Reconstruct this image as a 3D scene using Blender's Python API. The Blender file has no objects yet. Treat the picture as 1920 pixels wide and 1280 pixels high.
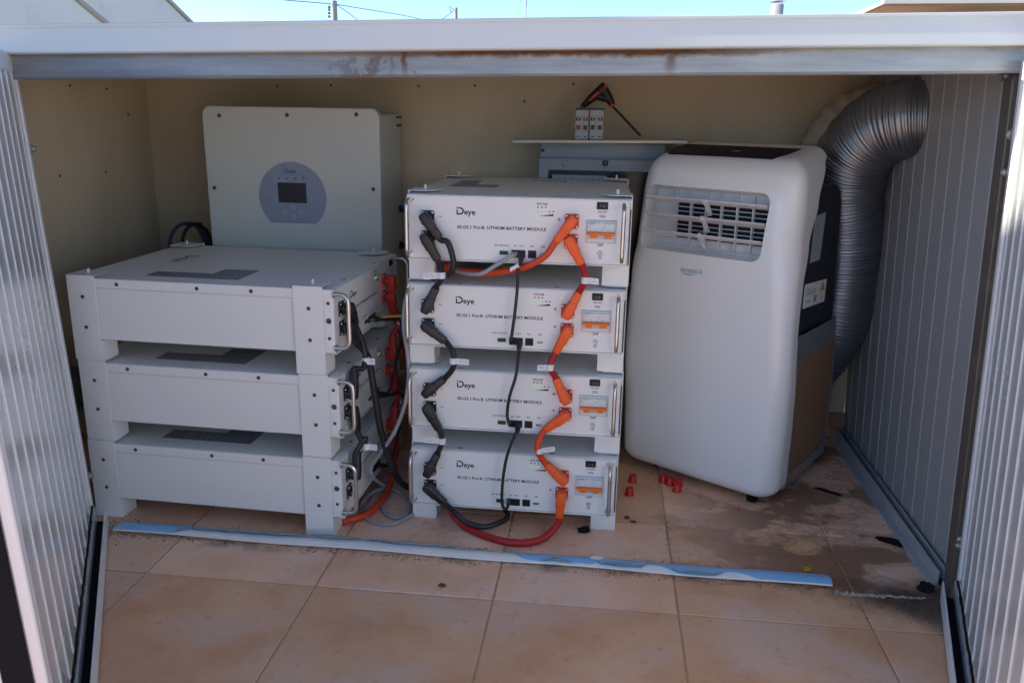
import bpy, bmesh, math, random
from mathutils import Vector, Matrix
random.seed(7)
D = bpy.data
SC = bpy.context.scene
COL = SC.collection

# ------------------------------------------------------------------ camera
FPX, PITCH, ROLL, CAMH, YAW = 1560.63, .2701, .0165, .885, .1081
def _rz(v, a):
    c, s = math.cos(a), math.sin(a)
    return Vector((v[0]*c - v[1]*s, v[0]*s + v[1]*c, v[2]))
_f = Vector((0, math.cos(PITCH), -math.sin(PITCH))); _r = Vector((1, 0, 0)); _u = _r.cross(_f)
CR = _rz(math.cos(ROLL)*_r + math.sin(ROLL)*_u, YAW)
CU = _rz(-math.sin(ROLL)*_r + math.cos(ROLL)*_u, YAW)
CF = _rz(_f, YAW)
CC = Vector((0, 0, CAMH))
cam = D.cameras.new('camera'); camo = D.objects.new('camera', cam); COL.objects.link(camo)
cam.sensor_width = 36; cam.sensor_fit = 'HORIZONTAL'; cam.lens = 36*FPX/1920
cam.clip_start = .02; cam.clip_end = 2000
camo.matrix_world = Matrix(((CR.x, CU.x, -CF.x, CC.x), (CR.y, CU.y, -CF.y, CC.y), (CR.z, CU.z, -CF.z, CC.z), (0, 0, 0, 1)))
SC.camera = camo
# ------------------------------------------------------------------ sky, sun, exposure
SUN_TO = Vector((-1, -.05, .50)).normalized(); HRIDGE = 3.73; HEND = .61; BOUNCEH = .35
world = D.worlds.new('World'); SC.world = world; world.use_nodes = True
wn = world.node_tree.nodes; wn.clear()
sky = wn.new('ShaderNodeTexSky'); sky.sky_type = 'NISHITA'; sky.sun_disc = False
sky.sun_elevation = math.asin(SUN_TO.z); sky.sun_rotation = math.atan2(SUN_TO.x, SUN_TO.y)
sky.altitude = 500; sky.air_density = .62; sky.dust_density = .25; sky.ozone_density = 3.0
bg = wn.new('ShaderNodeBackground'); bg.inputs[1].default_value = .15
wo = wn.new('ShaderNodeOutputWorld')
world.node_tree.links.new(sky.outputs[0], bg.inputs[0]); world.node_tree.links.new(bg.outputs[0], wo.inputs[0])
sl = D.lights.new('sun', 'SUN'); sl.energy = 5.0; sl.angle = math.radians(.53); sl.color = (1, .90, .77)
so = D.objects.new('sun', sl); COL.objects.link(so)
so.rotation_euler = SUN_TO.to_track_quat('Z', 'Y').to_euler()
SC.view_settings.view_transform = 'Standard'; SC.view_settings.look = 'None'
SC.view_settings.exposure = 1.15; SC.view_settings.gamma = 1.0
try: SC.view_settings.use_curve_mapping = False
except Exception: pass
SC.render.engine = 'CYCLES'
SC.cycles.max_bounces = 8; SC.cycles.diffuse_bounces = 5; SC.cycles.glossy_bounces = 4

# ------------------------------------------------------------------ pixel -> place helpers (design-time survey of the photograph)
def ray(px, py): return CF + (px-960)/FPX*CR - (py-640)/FPX*CU
def at_y(px, py, Y): d = ray(px, py); return CC + d*((Y-CC.y)/d.y)
def at_x(px, py, X): d = ray(px, py); return CC + d*((X-CC.x)/d.x)
def at_z(px, py, Z=0.): d = ray(px, py); return CC + d*((Z-CC.z)/d.z)
def at_p(px, py, P, n): d = ray(px, py); return CC + d*(((P-CC).dot(n))/d.dot(n))

# ------------------------------------------------------------------ materials
MATS = {}
def new_mat(name):
    m = D.materials.new(name); m.use_nodes = True; MATS[name] = m
    return m, m.node_tree.nodes, m.node_tree.links, m.node_tree.nodes['Principled BSDF']
def mat(name, col, rough=.5, metal=0., var=.06, vscale=8., bump=0., bscale=200., spec=.5, coat=0., dirt=None, dscale=3., damt=.4, dthr=.6, rvar=.1, trans=0.):
    m, n, l, p = new_mat(name)
    tc = n.new('ShaderNodeTexCoord'); co = tc.outputs['Object']
    nz = n.new('ShaderNodeTexNoise'); nz.inputs['Scale'].default_value = vscale; nz.inputs['Detail'].default_value = 5; nz.inputs['Roughness'].default_value = .6
    l.new(co, nz.inputs['Vector'])
    mx = n.new('ShaderNodeMix'); mx.data_type = 'RGBA'
    mx.inputs[6].default_value = tuple(c*(1-var) for c in col)+(1,); mx.inputs[7].default_value = tuple(min(1, c*(1+var)) for c in col)+(1,)
    l.new(nz.outputs['Fac'], mx.inputs[0]); out = mx.outputs[2]
    if dirt:
        n2 = n.new('ShaderNodeTexNoise'); n2.inputs['Scale'].default_value = dscale; n2.inputs['Detail'].default_value = 8; n2.inputs['Roughness'].default_value = .7
        l.new(co, n2.inputs['Vector'])
        r2 = n.new('ShaderNodeMapRange'); r2.inputs[1].default_value = dthr; r2.inputs[2].default_value = dthr+.18; r2.inputs[3].default_value = 0; r2.inputs[4].default_value = damt
        l.new(n2.outputs['Fac'], r2.inputs[0])
        m2 = n.new('ShaderNodeMix'); m2.data_type = 'RGBA'; m2.inputs[7].default_value = tuple(dirt)+(1,)
        l.new(r2.outputs[0], m2.inputs[0]); l.new(out, m2.inputs[6]); out = m2.outputs[2]
    l.new(out, p.inputs['Base Color'])
    rr = n.new('ShaderNodeMapRange'); rr.inputs[3].default_value = max(.02, rough-rvar); rr.inputs[4].default_value = min(1, rough+rvar)
    l.new(nz.outputs['Fac'], rr.inputs[0]); l.new(rr.outputs[0], p.inputs['Roughness'])
    p.inputs['Metallic'].default_value = metal; p.inputs['Specular IOR Level'].default_value = spec
    p.inputs['Coat Weight'].default_value = coat; p.inputs['Coat Roughness'].default_value = .14; p.inputs['Transmission Weight'].default_value = trans
    if bump:
        nb = n.new('ShaderNodeTexNoise'); nb.inputs['Scale'].default_value = bscale; nb.inputs['Detail'].default_value = 4
        l.new(co, nb.inputs['Vector']); b = n.new('ShaderNodeBump'); b.inputs['Strength'].default_value = bump; b.inputs['Distance'].default_value = .002
        l.new(nb.outputs['Fac'], b.inputs['Height']); l.new(b.outputs[0], p.inputs['Normal'])
    return m
mat('white_paint', (.80, .80, .76), .42, var=.03, vscale=4, bump=.05, bscale=900, dirt=(.45, .42, .36), dscale=9, damt=.25, dthr=.66)
mat('inverter_paint', (.58, .61, .555), .45, var=.03, vscale=3, bump=.06, bscale=700, dirt=(.42, .40, .34), dscale=7, damt=.22, dthr=.64)
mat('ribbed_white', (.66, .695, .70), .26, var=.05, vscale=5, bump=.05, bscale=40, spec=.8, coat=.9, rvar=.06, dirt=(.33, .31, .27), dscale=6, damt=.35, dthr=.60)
mat('ribbed_white_shaded', (.30, .31, .31), .34, var=.06, vscale=5, bump=.10, bscale=60, dirt=(.22, .21, .19), dscale=6, damt=.35, dthr=.60)  # white ribbed sheet darkened for the right wall, shade put into its colour
mat('door_white', (.74, .75, .75), .35, var=.04, vscale=5, dirt=(.4, .36, .3), dscale=10, damt=.35, dthr=.62)
mat('roof_white', (.60, .63, .615), .38, var=.03, vscale=2, bump=.08, bscale=14, dirt=(.45, .43, .4), dscale=16, damt=.25, dthr=.68)
mat('black_rubber', (.010, .010, .012), .8, var=.3, vscale=90, bump=.3, bscale=400, spec=.15)
mat('black_plastic', (.016, .016, .018), .38, var=.2, vscale=40)
mat('cable_black', (.014, .014, .016), .45, var=.2, vscale=30)
mat('orange_plastic', (.88, .115, .016), .42, var=.06, vscale=30)
mat('plug_red', (.55, .035, .018), .42, var=.08, vscale=30)
mat('cable_orange', (.66, .060, .014), .45, var=.06, vscale=30)
mat('cable_red', (.40, .012, .014), .40, var=.08, vscale=30)
mat('cable_grey', (.34, .35, .36), .5, var=.06, vscale=30)
mat('cable_yellow', (.62, .30, .03), .5, var=.06)
mat('cable_blue', (.02, .035, .10), .5, var=.06)
mat('steel', (.62, .62, .60), .30, 1., var=.08, vscale=40)
mat('screw_dark', (.10, .105, .11), .42, .8, var=.2, vscale=200)
mat('screw_bright', (.65, .65, .65), .25, 1., var=.1)
mat('bolt_zinc', (.34, .33, .31), .45, .7, var=.2, vscale=90)
mat('alu_old', (.34, .33, .29), .5, .2, var=.15, vscale=12, dirt=(.14, .12, .1), dscale=14, damt=.6, dthr=.55)
mat('ink_black', (.012, .012, .013), .6, var=0)
mat('ink_blue', (.03, .10, .38), .5, var=0)
mat('ink_purple', (.07, .08, .24), .5, var=0)
mat('ink_grey', (.28, .30, .33), .5, var=0)
mat('logo_blue', (.16, .42, .62), .5, var=0)
mat('logo_grey', (.36, .39, .43), .5, var=0)
mat('label_paper', (.74, .75, .75), .5, var=.03)
mat('label_grey', (.20, .205, .225), .45, var=.08, vscale=30)
mat('label_blue_grey', (.33, .38, .43), .45, var=.05)
mat('label_yellow', (.55, .33, .03), .5, var=.05)
mat('port_black', (.008, .008, .01), .4, var=0)
mat('connector_green', (.015, .075, .03), .5, var=.1)
mat('breaker_white', (.66, .69, .68), .35, var=.03)
mat('breaker_grey', (.40, .42, .43), .45, var=.05, vscale=30)
mat('breaker_orange', (.88, .20, .015), .40, var=.05)
mat('teal_print', (.05, .42, .33), .5, var=0)
mat('red_plastic', (.62, .014, .014), .38, var=.06, coat=.1)
mat('yellow_plastic', (.55, .40, .02), .45)
mat('display_panel', (.26, .31, .39), .28, var=.06, vscale=6, coat=.3)
mat('screen_glass', (.006, .008, .012), .10, var=0, coat=.5)
mat('grey_plastic', (.38, .41, .45), .45, var=.04)
mat('box_grey', (.36, .39, .42), .48, var=.04)
mat('smoked_window', (.015, .018, .024), .15, var=.1)
mat('ac_white', (.82, .81, .785), .24, var=.015, vscale=3, coat=.45, rvar=.05, dirt=(.62, .61, .59), dscale=60, damt=.35, dthr=.70)
mat('ac_louvre', (.74, .74, .74), .42, var=.05, vscale=10, dirt=(.22, .20, .17), dscale=9, damt=.6, dthr=.56)
mat('ac_dark', (.010, .012, .020), .36, var=.15, vscale=20)
mat('ac_top_black', (.006, .007, .012), .5, var=.05, spec=.15)
mat('void_dark', (.006, .006, .009), .7, var=0)
mat('cardboard', (.26, .145, .075), .85, var=.12, vscale=14, bump=.2, bscale=120, dirt=(.16, .09, .05), dscale=5, damt=.5, dthr=.58)
mat('silver_tape', (.50, .50, .49), .32, .85, var=.2, vscale=24, bump=.9, bscale=46)
mat('shelf_cream', (.60, .58, .47), .5, var=.05)
mat('black_tool', (.010, .010, .012), .42, var=.1)
mat('tool_orange', (.66, .06, .02), .45, var=.05)
mat('tool_steel', (.12, .12, .125), .35, .9, var=.1)
mat('film_blue', (.25, .52, .78), .34, var=.08, vscale=14, dirt=(.22, .22, .20), dscale=38, damt=.8, dthr=.63)
mat('strip_white', (.88, .86, .80), .42, var=.04, dirt=(.35, .28, .2), dscale=45, damt=.6, dthr=.66)
mat('film_crumple', (.24, .29, .28), .45, var=.35, vscale=60, bump=.6, bscale=90)
mat('debris', (.055, .040, .026), .9, var=.6, vscale=120)
mat('dry_leaf', (.10, .05, .022), .8, var=.3, vscale=60)
mat('mortar', (.40, .34, .26), .9, var=.25, vscale=60, bump=1., bscale=120, dirt=(.08, .06, .045), dscale=40, damt=.9, dthr=.56)
mat('grout', (.50, .32, .21), .95, var=.3, vscale=30, bump=.5, bscale=200)
mat('house_plaster', (.76, .71, .64), .85, var=.08, vscale=1.5, bump=.3, bscale=30, dirt=(.42, .36, .29), dscale=1.6, damt=.5, dthr=.55)
mat('white_render', (.74, .77, .80), .85, var=.05, vscale=2, bump=.3, bscale=40)
mat('house_trim', (.45, .40, .32), .8, var=.1)
mat('soffit_tan', (.52, .33, .19), .85, var=.1, vscale=4)
mat('concrete', (.40, .37, .33), .9, var=.15, vscale=6, bump=.3, bscale=40)
mat('wire_dark', (.03, .03, .032), .6, var=.1)
mat('insulator', (.10, .07, .06), .3, var=.1)
mat('vent_metal', (.52, .54, .56), .45, .4, var=.1)
mat('earth', (.25, .20, .14), .95, var=.2, vscale=.2)
mat('tub_white', (.66, .70, .78), .35, var=.04)
mat('alu', (.58, .60, .62), .35, .55, var=.1, vscale=12, dirt=(.2, .19, .17), dscale=14, damt=.5, dthr=.58)
mat('post_bronze', (.115, .10, .082), .42, .25, var=.2, vscale=9, dirt=(.26, .24, .19), dscale=8, damt=.6, dthr=.56)
mat('rubber_rope', (.10, .11, .10), .9, var=.5, vscale=80)

def led_mat():
    m, n, l, p = new_mat('led_green')
    p.inputs['Base Color'].default_value = (.12, .5, .08, 1)
    p.inputs['Emission Color'].default_value = (.25, 1, .18, 1); p.inputs['Emission Strength'].default_value = .22
led_mat()

def board_mat():
    m, n, l, p = new_mat('beige_board')
    g = n.new('ShaderNodeNewGeometry'); mp = n.new('ShaderNodeMapping'); mp.inputs['Scale'].default_value = (1.2, 1.2, .5)
    l.new(g.outputs['Position'], mp.inputs[0])
    nz = n.new('ShaderNodeTexNoise'); nz.inputs['Scale'].default_value = 3; nz.inputs['Detail'].default_value = 7; l.new(mp.outputs[0], nz.inputs['Vector'])
    cr = n.new('ShaderNodeValToRGB'); cr.color_ramp.elements[0].position = .3; cr.color_ramp.elements[1].position = .72
    cr.color_ramp.elements[0].color = (.52, .42, .275, 1); cr.color_ramp.elements[1].color = (.72, .61, .43, 1)
    l.new(nz.outputs['Fac'], cr.inputs[0])
    n2 = n.new('ShaderNodeTexNoise'); n2.inputs['Scale'].default_value = 140; l.new(g.outputs['Position'], n2.inputs['Vector'])
    mm = n.new('ShaderNodeMix'); mm.data_type = 'RGBA'; mm.blend_type = 'MULTIPLY'; mm.inputs[0].default_value = .25
    l.new(cr.outputs[0], mm.inputs[6]); l.new(n2.outputs['Color'], mm.inputs[7]); l.new(mm.outputs[2], p.inputs['Base Color'])
    p.inputs['Roughness'].default_value = .7
    b = n.new('ShaderNodeBump'); b.inputs['Strength'].default_value = .12; b.inputs['Distance'].default_value = .002
    l.new(n2.outputs['Fac'], b.inputs['Height']); l.new(b.outputs[0], p.inputs['Normal'])
board_mat()

def beam_mat():
    # galvanised tube with rust creeping down from its top edge and in a few vertical runs
    m, n, l, p = new_mat('rusty_steel')
    g = n.new('ShaderNodeTexCoord'); sx = n.new('ShaderNodeSeparateXYZ'); l.new(g.outputs['Object'], sx.inputs[0])
    def noise(scale, det=6, vec=None, sc3=None):
        t = n.new('ShaderNodeTexNoise'); t.inputs['Scale'].default_value = scale; t.inputs['Detail'].default_value = det; t.inputs['Roughness'].default_value = .65
        if sc3:
            mp = n.new('ShaderNodeMapping'); mp.inputs['Scale'].default_value = sc3; l.new(g.outputs['Object'], mp.inputs[0]); l.new(mp.outputs[0], t.inputs['Vector'])
        else: l.new(g.outputs['Object'], t.inputs['Vector'])
        return t.outputs['Fac']
    def math_(op, a, b=None):
        t = n.new('ShaderNodeMath'); t.operation = op
        for i, v in enumerate((a, b)):
            if v is None: continue
            if isinstance(v, (int, float)): t.inputs[i].default_value = v
            else: l.new(v, t.inputs[i])
        return t.outputs[0]
    base = n.new('ShaderNodeValToRGB'); base.color_ramp.elements[0].color = (.19, .22, .24, 1); base.color_ramp.elements[1].color = (.42, .45, .46, 1)
    base.color_ramp.elements[0].position = .35; base.color_ramp.elements[1].position = .65
    l.new(noise(5, 6, sc3=(.35, 1, 3)), base.inputs[0])
    # local z: 0 bottom .. .05 top ; x along the beam (0 at frame middle)
    def mr(v, a_, b_):
        t = n.new('ShaderNodeMapRange'); t.inputs[1].default_value = a_; t.inputs[2].default_value = b_; l.new(v, t.inputs[0]); return t.outputs[0]
    X = sx.outputs['X']
    band = math_('MULTIPLY', mr(X, -.62, -.25), mr(X, .42, .12))
    zrel = math_('SUBTRACT', sx.outputs['Z'], math_('MULTIPLY', math_('ADD', X, .165), .0172))
    zz = math_('MULTIPLY', zrel, 1/.0415)
    wob = math_('ADD', math_('MULTIPLY', math_('SUBTRACT', noise(7, 3), .5), .30), math_('MULTIPLY', math_('SUBTRACT', noise(60, 6), .5), .30))
    e2 = mr(math_('ADD', math_('ADD', zz, wob), math_('MULTIPLY', math_('SUBTRACT', band, 1), .16)), .66, .84)
    top = math_('MULTIPLY', e2, math_('MAXIMUM', band, .35))
    def drip(x0, w):
        d = math_('ABSOLUTE', math_('SUBTRACT', math_('ADD', X, math_('MULTIPLY', math_('SUBTRACT', noise(45, 4), .5), .022)), x0)); return math_('MULTIPLY', mr(d, w, w*.35), mr(zz, -.2, .75))
    f = math_('MAXIMUM', top, math_('MULTIPLY', drip(-.352, .007), .95)); f = math_('MAXIMUM', f, math_('MULTIPLY', drip(.098, .012), .8)); f = math_('MAXIMUM', f, math_('MULTIPLY', drip(-.376, .005), .45))
    blot = math_('MULTIPLY', mr(noise(26, 5), .54, .60), math_('MULTIPLY', mr(X, -.52, -.42), mr(X, -.30, -.36)))
    f = math_('MAXIMUM', f, math_('MULTIPLY', blot, .55))
    f = math_('MAXIMUM', f, math_('MULTIPLY', mr(noise(38, 4), .71, .76), .6))
    rc = n.new('ShaderNodeValToRGB'); rc.color_ramp.elements[0].color = (.035, .014, .009, 1); rc.color_ramp.elements[1].color = (.15, .070, .028, 1); l.new(noise(30), rc.inputs[0])
    mx = n.new('ShaderNodeMix'); mx.data_type = 'RGBA'; l.new(f, mx.inputs[0]); l.new(base.outputs[0], mx.inputs[6]); l.new(rc.outputs[0], mx.inputs[7])
    l.new(mx.outputs[2], p.inputs['Base Color'])
    ro = n.new('ShaderNodeMapRange'); ro.inputs[3].default_value = .42; ro.inputs[4].default_value = .9; l.new(f, ro.inputs[0]); l.new(ro.outputs[0], p.inputs['Roughness'])
    me = n.new('ShaderNodeMapRange'); me.inputs[3].default_value = .35; me.inputs[4].default_value = 0; l.new(f, me.inputs[0]); l.new(me.outputs[0], p.inputs['Metallic'])
beam_mat()

def tile_mat():
    m, n, l, p = new_mat('terracotta')
    g = n.new('ShaderNodeNewGeometry'); oi = n.new('ShaderNodeObjectInfo'); pos = g.outputs['Position']
    sx = n.new('ShaderNodeSeparateXYZ'); l.new(pos, sx.inputs[0])
    def noise(scale, det=6, rough=.6, off=None, sc3=None):
        t = n.new('ShaderNodeTexNoise'); t.inputs['Scale'].default_value = scale; t.inputs['Detail'].default_value = det; t.inputs['Roughness'].default_value = rough
        mp = n.new('ShaderNodeMapping'); l.new(pos, mp.inputs[0])
        if off: mp.inputs['Location'].default_value = off
        if sc3: mp.inputs['Scale'].default_value = sc3
        l.new(mp.outputs[0], t.inputs['Vector']); return t.outputs['Fac']
    def ramp(v, a, b, c0, c1):
        t = n.new('ShaderNodeValToRGB'); t.color_ramp.elements[0].position = a; t.color_ramp.elements[1].position = b
        t.color_ramp.elements[0].color = tuple(c0)+(1,); t.color_ramp.elements[1].color = tuple(c1)+(1,); l.new(v, t.inputs[0]); return t.outputs[0]
    def mr(v, a, b, c=0., d=1.):
        t = n.new('ShaderNodeMapRange'); t.inputs[1].default_value = a; t.inputs[2].default_value = b; t.inputs[3].default_value = c; t.inputs[4].default_value = d
        t.interpolation_type = 'SMOOTHSTEP'; l.new(v, t.inputs[0]); return t.outputs[0]
    def mth(op, a, b):
        t = n.new('ShaderNodeMath'); t.operation = op
        for i, v in enumerate((a, b)):
            if isinstance(v, (int, float)): t.inputs[i].default_value = v
            else: l.new(v, t.inputs[i])
        return t.outputs[0]
    def mix(f, a, b, bt='MIX'):
        t = n.new('ShaderNodeMix'); t.data_type = 'RGBA'; t.blend_type = bt
        for i, v in ((0, f), (6, a), (7, b)):
            if isinstance(v, (int, float)): t.inputs[i].default_value = v
            elif isinstance(v, tuple): t.inputs[i].default_value = v+(1,)
            else: l.new(v, t.inputs[i])
        return t.outputs[2]
    c = ramp(noise(6.5, 9, .68), .36, .66, (.76, .40, .215), (.94, .57, .355))
    c = mix(mr(noise(3.4, 7, .65, (7, 3, 0)), .45, .62, 0, .8), c, (.84, .58, .445))
    c = mix(mr(noise(26, 8, .72), .52, .70, 0, .55), c, (.58, .29, .15))
    c = mix(mr(noise(90, 4, .6), .60, .72, 0, .22), c, (.92, .70, .52))
    hv = n.new('ShaderNodeHueSaturation'); l.new(mr(oi.outputs['Random'], 0, 1, .86, 1.10), hv.inputs['Value']); l.new(mr(oi.outputs['Random'], 0, 1, 1.05, .9), hv.inputs['Saturation']); l.new(c, hv.inputs['Color']); c = hv.outputs[0]
    # brown water stains on the right, under the hose and along the wall
    dx = mr(sx.outputs['X'], .10, .42); dy = mr(sx.outputs['Y'], 1.43, 1.50); dw = mth('MULTIPLY', mth('MULTIPLY', dx, dy), mr(sx.outputs['X'], .76, .71))
    ns = noise(5.2, 5, .55, (3.1, 1.2, 0), (1, 1.35, 1)); nf = noise(30, 6, .7, (1, 4, 0))
    nn = mth('ADD', ns, mth('MULTIPLY', mth('SUBTRACT', nf, .5), .05))
    st = mth('MULTIPLY', mr(nn, .455, .54), dw)
    ring = mth('MULTIPLY', mr(nn, .435, .45), mr(nn, .475, .455))
    c = mix(mth('MULTIPLY', st, .80), c, (.21, .10, .052)); c = mix(mth('MULTIPLY', mth('MULTIPLY', ring, dw), .38), c, (.15, .075, .045))
    st2 = mth('MULTIPLY', mr(noise(9, 6, .6, (8, 2, 0)), .56, .66), mth('MULTIPLY', mr(sx.outputs['X'], -.75, -.2), mr(sx.outputs['Y'], 1.50, 1.62)))
    c = mix(mth('MULTIPLY', st2, .35), c, (.30, .13, .065))
    # black grime in the corner by the right post
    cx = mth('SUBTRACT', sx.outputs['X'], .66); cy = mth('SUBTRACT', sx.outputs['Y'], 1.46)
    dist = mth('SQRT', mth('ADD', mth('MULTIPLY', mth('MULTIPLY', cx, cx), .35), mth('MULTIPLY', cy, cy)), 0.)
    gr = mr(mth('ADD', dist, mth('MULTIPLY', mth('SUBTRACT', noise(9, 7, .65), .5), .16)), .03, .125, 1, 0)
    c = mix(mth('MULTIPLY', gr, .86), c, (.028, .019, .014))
    # soot-like dust along the threshold
    ty = mth('ABSOLUTE', mth('SUBTRACT', sx.outputs['Y'], 1.515), 0.)
    du = mth('MULTIPLY', mr(mth('ADD', ty, mth('MULTIPLY', mth('SUBTRACT', noise(14, 7, .7), .5), .11)), .01, .052, 1, 0), mr(noise(11, 4), .4, .62))
    c = mix(mth('MULTIPLY', du, .55), c, (.055, .04, .028))
    # scattered dark specks inside the box
    sp = mth('MULTIPLY', mr(noise(70, 3, .5, (2, 9, 0)), .69, .73), mr(sx.outputs['Y'], 1.45, 1.62))
    c = mix(mth('MULTIPLY', sp, .8), c, (.03, .022, .016))
    l.new(c, p.inputs['Base Color'])
    l.new(mr(noise(18, 6), .3, .7, .5, .78), p.inputs['Roughness'])
    b = n.new('ShaderNodeBump'); b.inputs['Strength'].default_value = .25; b.inputs['Distance'].default_value = .003
    l.new(noise(40, 8, .7), b.inputs['Height']); l.new(b.outputs[0], p.inputs['Normal'])
tile_mat()

def duct_mat(name, col, metal, rough):
    m, n, l, p = new_mat(name)
    tc = n.new('ShaderNodeTexCoord'); nz = n.new('ShaderNodeTexNoise'); nz.inputs['Scale'].default_value = 14; l.new(tc.outputs['Object'], nz.inputs['Vector'])
    mx = n.new('ShaderNodeMix'); mx.data_type = 'RGBA'; mx.inputs[6].default_value = tuple(c*.75 for c in col)+(1,); mx.inputs[7].default_value = tuple(min(1, c*1.2) for c in col)+(1,)
    l.new(nz.outputs['Fac'], mx.inputs[0]); l.new(mx.outputs[2], p.inputs['Base Color']); p.inputs['Metallic'].default_value = metal; p.inputs['Roughness'].default_value = rough
duct_mat('duct_metal', (.27, .29, .325), .9, .36)
duct_mat('duct_beige', (.56, .47, .39), .0, .6)

# ------------------------------------------------------------------ mesh helpers
class MB:
    def __init__(s): s.v = []; s.f = []; s.smooth = []
    def add(s, vs, fs, smooth=False):
        o = len(s.v); s.v += [tuple(x) for x in vs]; s.f += [tuple(i+o for i in f) for f in fs]; s.smooth += [smooth]*len(fs); return s
    def box(s, x0, x1, y0, y1, z0, z1, b=0.):
        if x0 > x1: x0, x1 = x1, x0
        if y0 > y1: y0, y1 = y1, y0
        if z0 > z1: z0, z1 = z1, z0
        if b <= 0:
            v = [(x, y, z) for x in (x0, x1) for y in (y0, y1) for z in (z0, z1)]
            return s.add(v, [(0, 1, 3, 2), (4, 6, 7, 5), (0, 4, 5, 1), (2, 3, 7, 6), (0, 2, 6, 4), (1, 5, 7, 3)])
        b = min(b, (x1-x0)*.45, (y1-y0)*.45, (z1-z0)*.45)
        v = []; idx = {}
        for ix, (x, sxn) in enumerate(((x0, 1), (x1, -1))):
            for iy, (y, syn) in enumerate(((y0, 1), (y1, -1))):
                for iz, (z, szn) in enumerate(((z0, 1), (z1, -1))):
                    for a in range(3):
                        idx[ix, iy, iz, a] = len(v)
                        v.append((x+(0 if a == 0 else b*sxn), y+(0 if a == 1 else b*syn), z+(0 if a == 2 else b*szn)))
        f = []
        for a in range(3):
            o = [k for k in range(3) if k != a]
            for e in (0, 1):
                q = []
                for p, r in ((0, 0), (1, 0), (1, 1), (0, 1)):
                    c = [0, 0, 0]; c[a] = e; c[o[0]] = p; c[o[1]] = r; q.append(idx[c[0], c[1], c[2], a])
                f.append(q)
        for a in range(3):
            o = [k for k in range(3) if k != a]
            for p in (0, 1):
                for r in (0, 1):
                    c0 = [0, 0, 0]; c0[o[0]] = p; c0[o[1]] = r; c1 = list(c0); c1[a] = 1
                    f.append((idx[(*c0, o[0])], idx[(*c1, o[0])], idx[(*c1, o[1])], idx[(*c0, o[1])]))
        for c in [(i, j, k) for i in (0, 1) for j in (0, 1) for k in (0, 1)]: f.append((idx[(*c, 0)], idx[(*c, 1)], idx[(*c, 2)]))
        return s.add(v, f)
    def cyl(s, p0, p1, r0, r1=None, n=14, caps=True, smooth=True):
        r1 = r0 if r1 is None else r1; p0 = Vector(p0); p1 = Vector(p1); d = (p1-p0).normalized()
        a = d.cross(Vector((0, 0, 1)) if abs(d.z) < .9 else Vector((1, 0, 0))).normalized(); b = d.cross(a)
        v = []
        for p, r in ((p0, r0), (p1, r1)):
            for i in range(n): t = 2*math.pi*i/n; v.append(p + a*r*math.cos(t) + b*r*math.sin(t))
        s.add(v, [(i, (i+1) % n, n+(i+1) % n, n+i) for i in range(n)], smooth)
        if caps: s.add(v, [tuple(range(n-1, -1, -1)), tuple(range(n, 2*n))])
        return s
    def lathe(s, base, axis, prof, n=18, smooth=True):
        base = Vector(base); d = Vector(axis).normalized(); a = d.cross(Vector((0, 0, 1)) if abs(d.z) < .9 else Vector((1, 0, 0))).normalized(); b = d.cross(a)
        v = [base + d*h + a*r*math.cos(2*math.pi*i/n) + b*r*math.sin(2*math.pi*i/n) for h, r in prof for i in range(n)]
        return s.add(v, [(k*n+i, k*n+(i+1) % n, (k+1)*n+(i+1) % n, (k+1)*n+i) for k in range(len(prof)-1) for i in range(n)], smooth)
    def tube(s, pts, r, n=10, caps=True):
        P = [Vector(p) for p in pts]; R = r if isinstance(r, (list, tuple)) else [r]*len(P); v = []; a = None
        for i, p in enumerate(P):
            d = (P[min(i+1, len(P)-1)]-P[max(i-1, 0)]).normalized()
            if a is None: a = d.cross(Vector((0, 0, 1)) if abs(d.z) < .9 else Vector((1, 0, 0))).normalized()
            a = (a - d*a.dot(d)).normalized(); b = d.cross(a)
            for k in range(n): t = 2*math.pi*k/n; v.append(p + a*R[i]*math.cos(t) + b*R[i]*math.sin(t))
        s.add(v, [(i*n+k, i*n+(k+1) % n, (i+1)*n+(k+1) % n, (i+1)*n+k) for i in range(len(P)-1) for k in range(n)], True)
        if caps: s.add(v, [tuple(range(n-1, -1, -1)), tuple(range((len(P)-1)*n, len(P)*n))])
        return s
    def prism(s, poly, h0, h1, axis='y'):
        # poly in the two remaining axes, extruded along axis
        def pt(a, b, h): return (a, h, b) if axis == 'y' else ((a, b, h) if axis == 'z' else (h, a, b))
        n = len(poly); v = [pt(a, b, h0) for a, b in poly]+[pt(a, b, h1) for a, b in poly]
        return s.add(v, [tuple(range(n-1, -1, -1)), tuple(range(n, 2*n))]+[(i, (i+1) % n, n+(i+1) % n, n+i) for i in range(n)])
    def xform(s, fn): s.v = [tuple(fn(Vector(p))) for p in s.v]; return s
    def mesh(s, name, material):
        me = D.meshes.new(name); me.from_pydata(s.v, [], s.f)
        me.polygons.foreach_set('use_smooth', s.smooth); me.materials.append(MATS[material]); me.update()
        bm = bmesh.new(); bm.from_mesh(me); bmesh.ops.recalc_face_normals(bm, faces=bm.faces); bm.to_mesh(me); bm.free()
        return me
    def build(s, name, material, parent=None):
        o = D.objects.new(name, s.mesh(name, material)); COL.objects.link(o)
        if parent is not None: o.parent = parent
        return o
def obj(name, me, parent=None):
    o = D.objects.new(name, me); COL.objects.link(o)
    if parent is not None: o.parent = parent
    return o
def empty(name, loc=(0, 0, 0), rz=0.):
    o = D.objects.new(name, None); COL.objects.link(o); o.location = loc; o.rotation_euler = (0, 0, rz); o.empty_display_size = .05; return o
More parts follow.
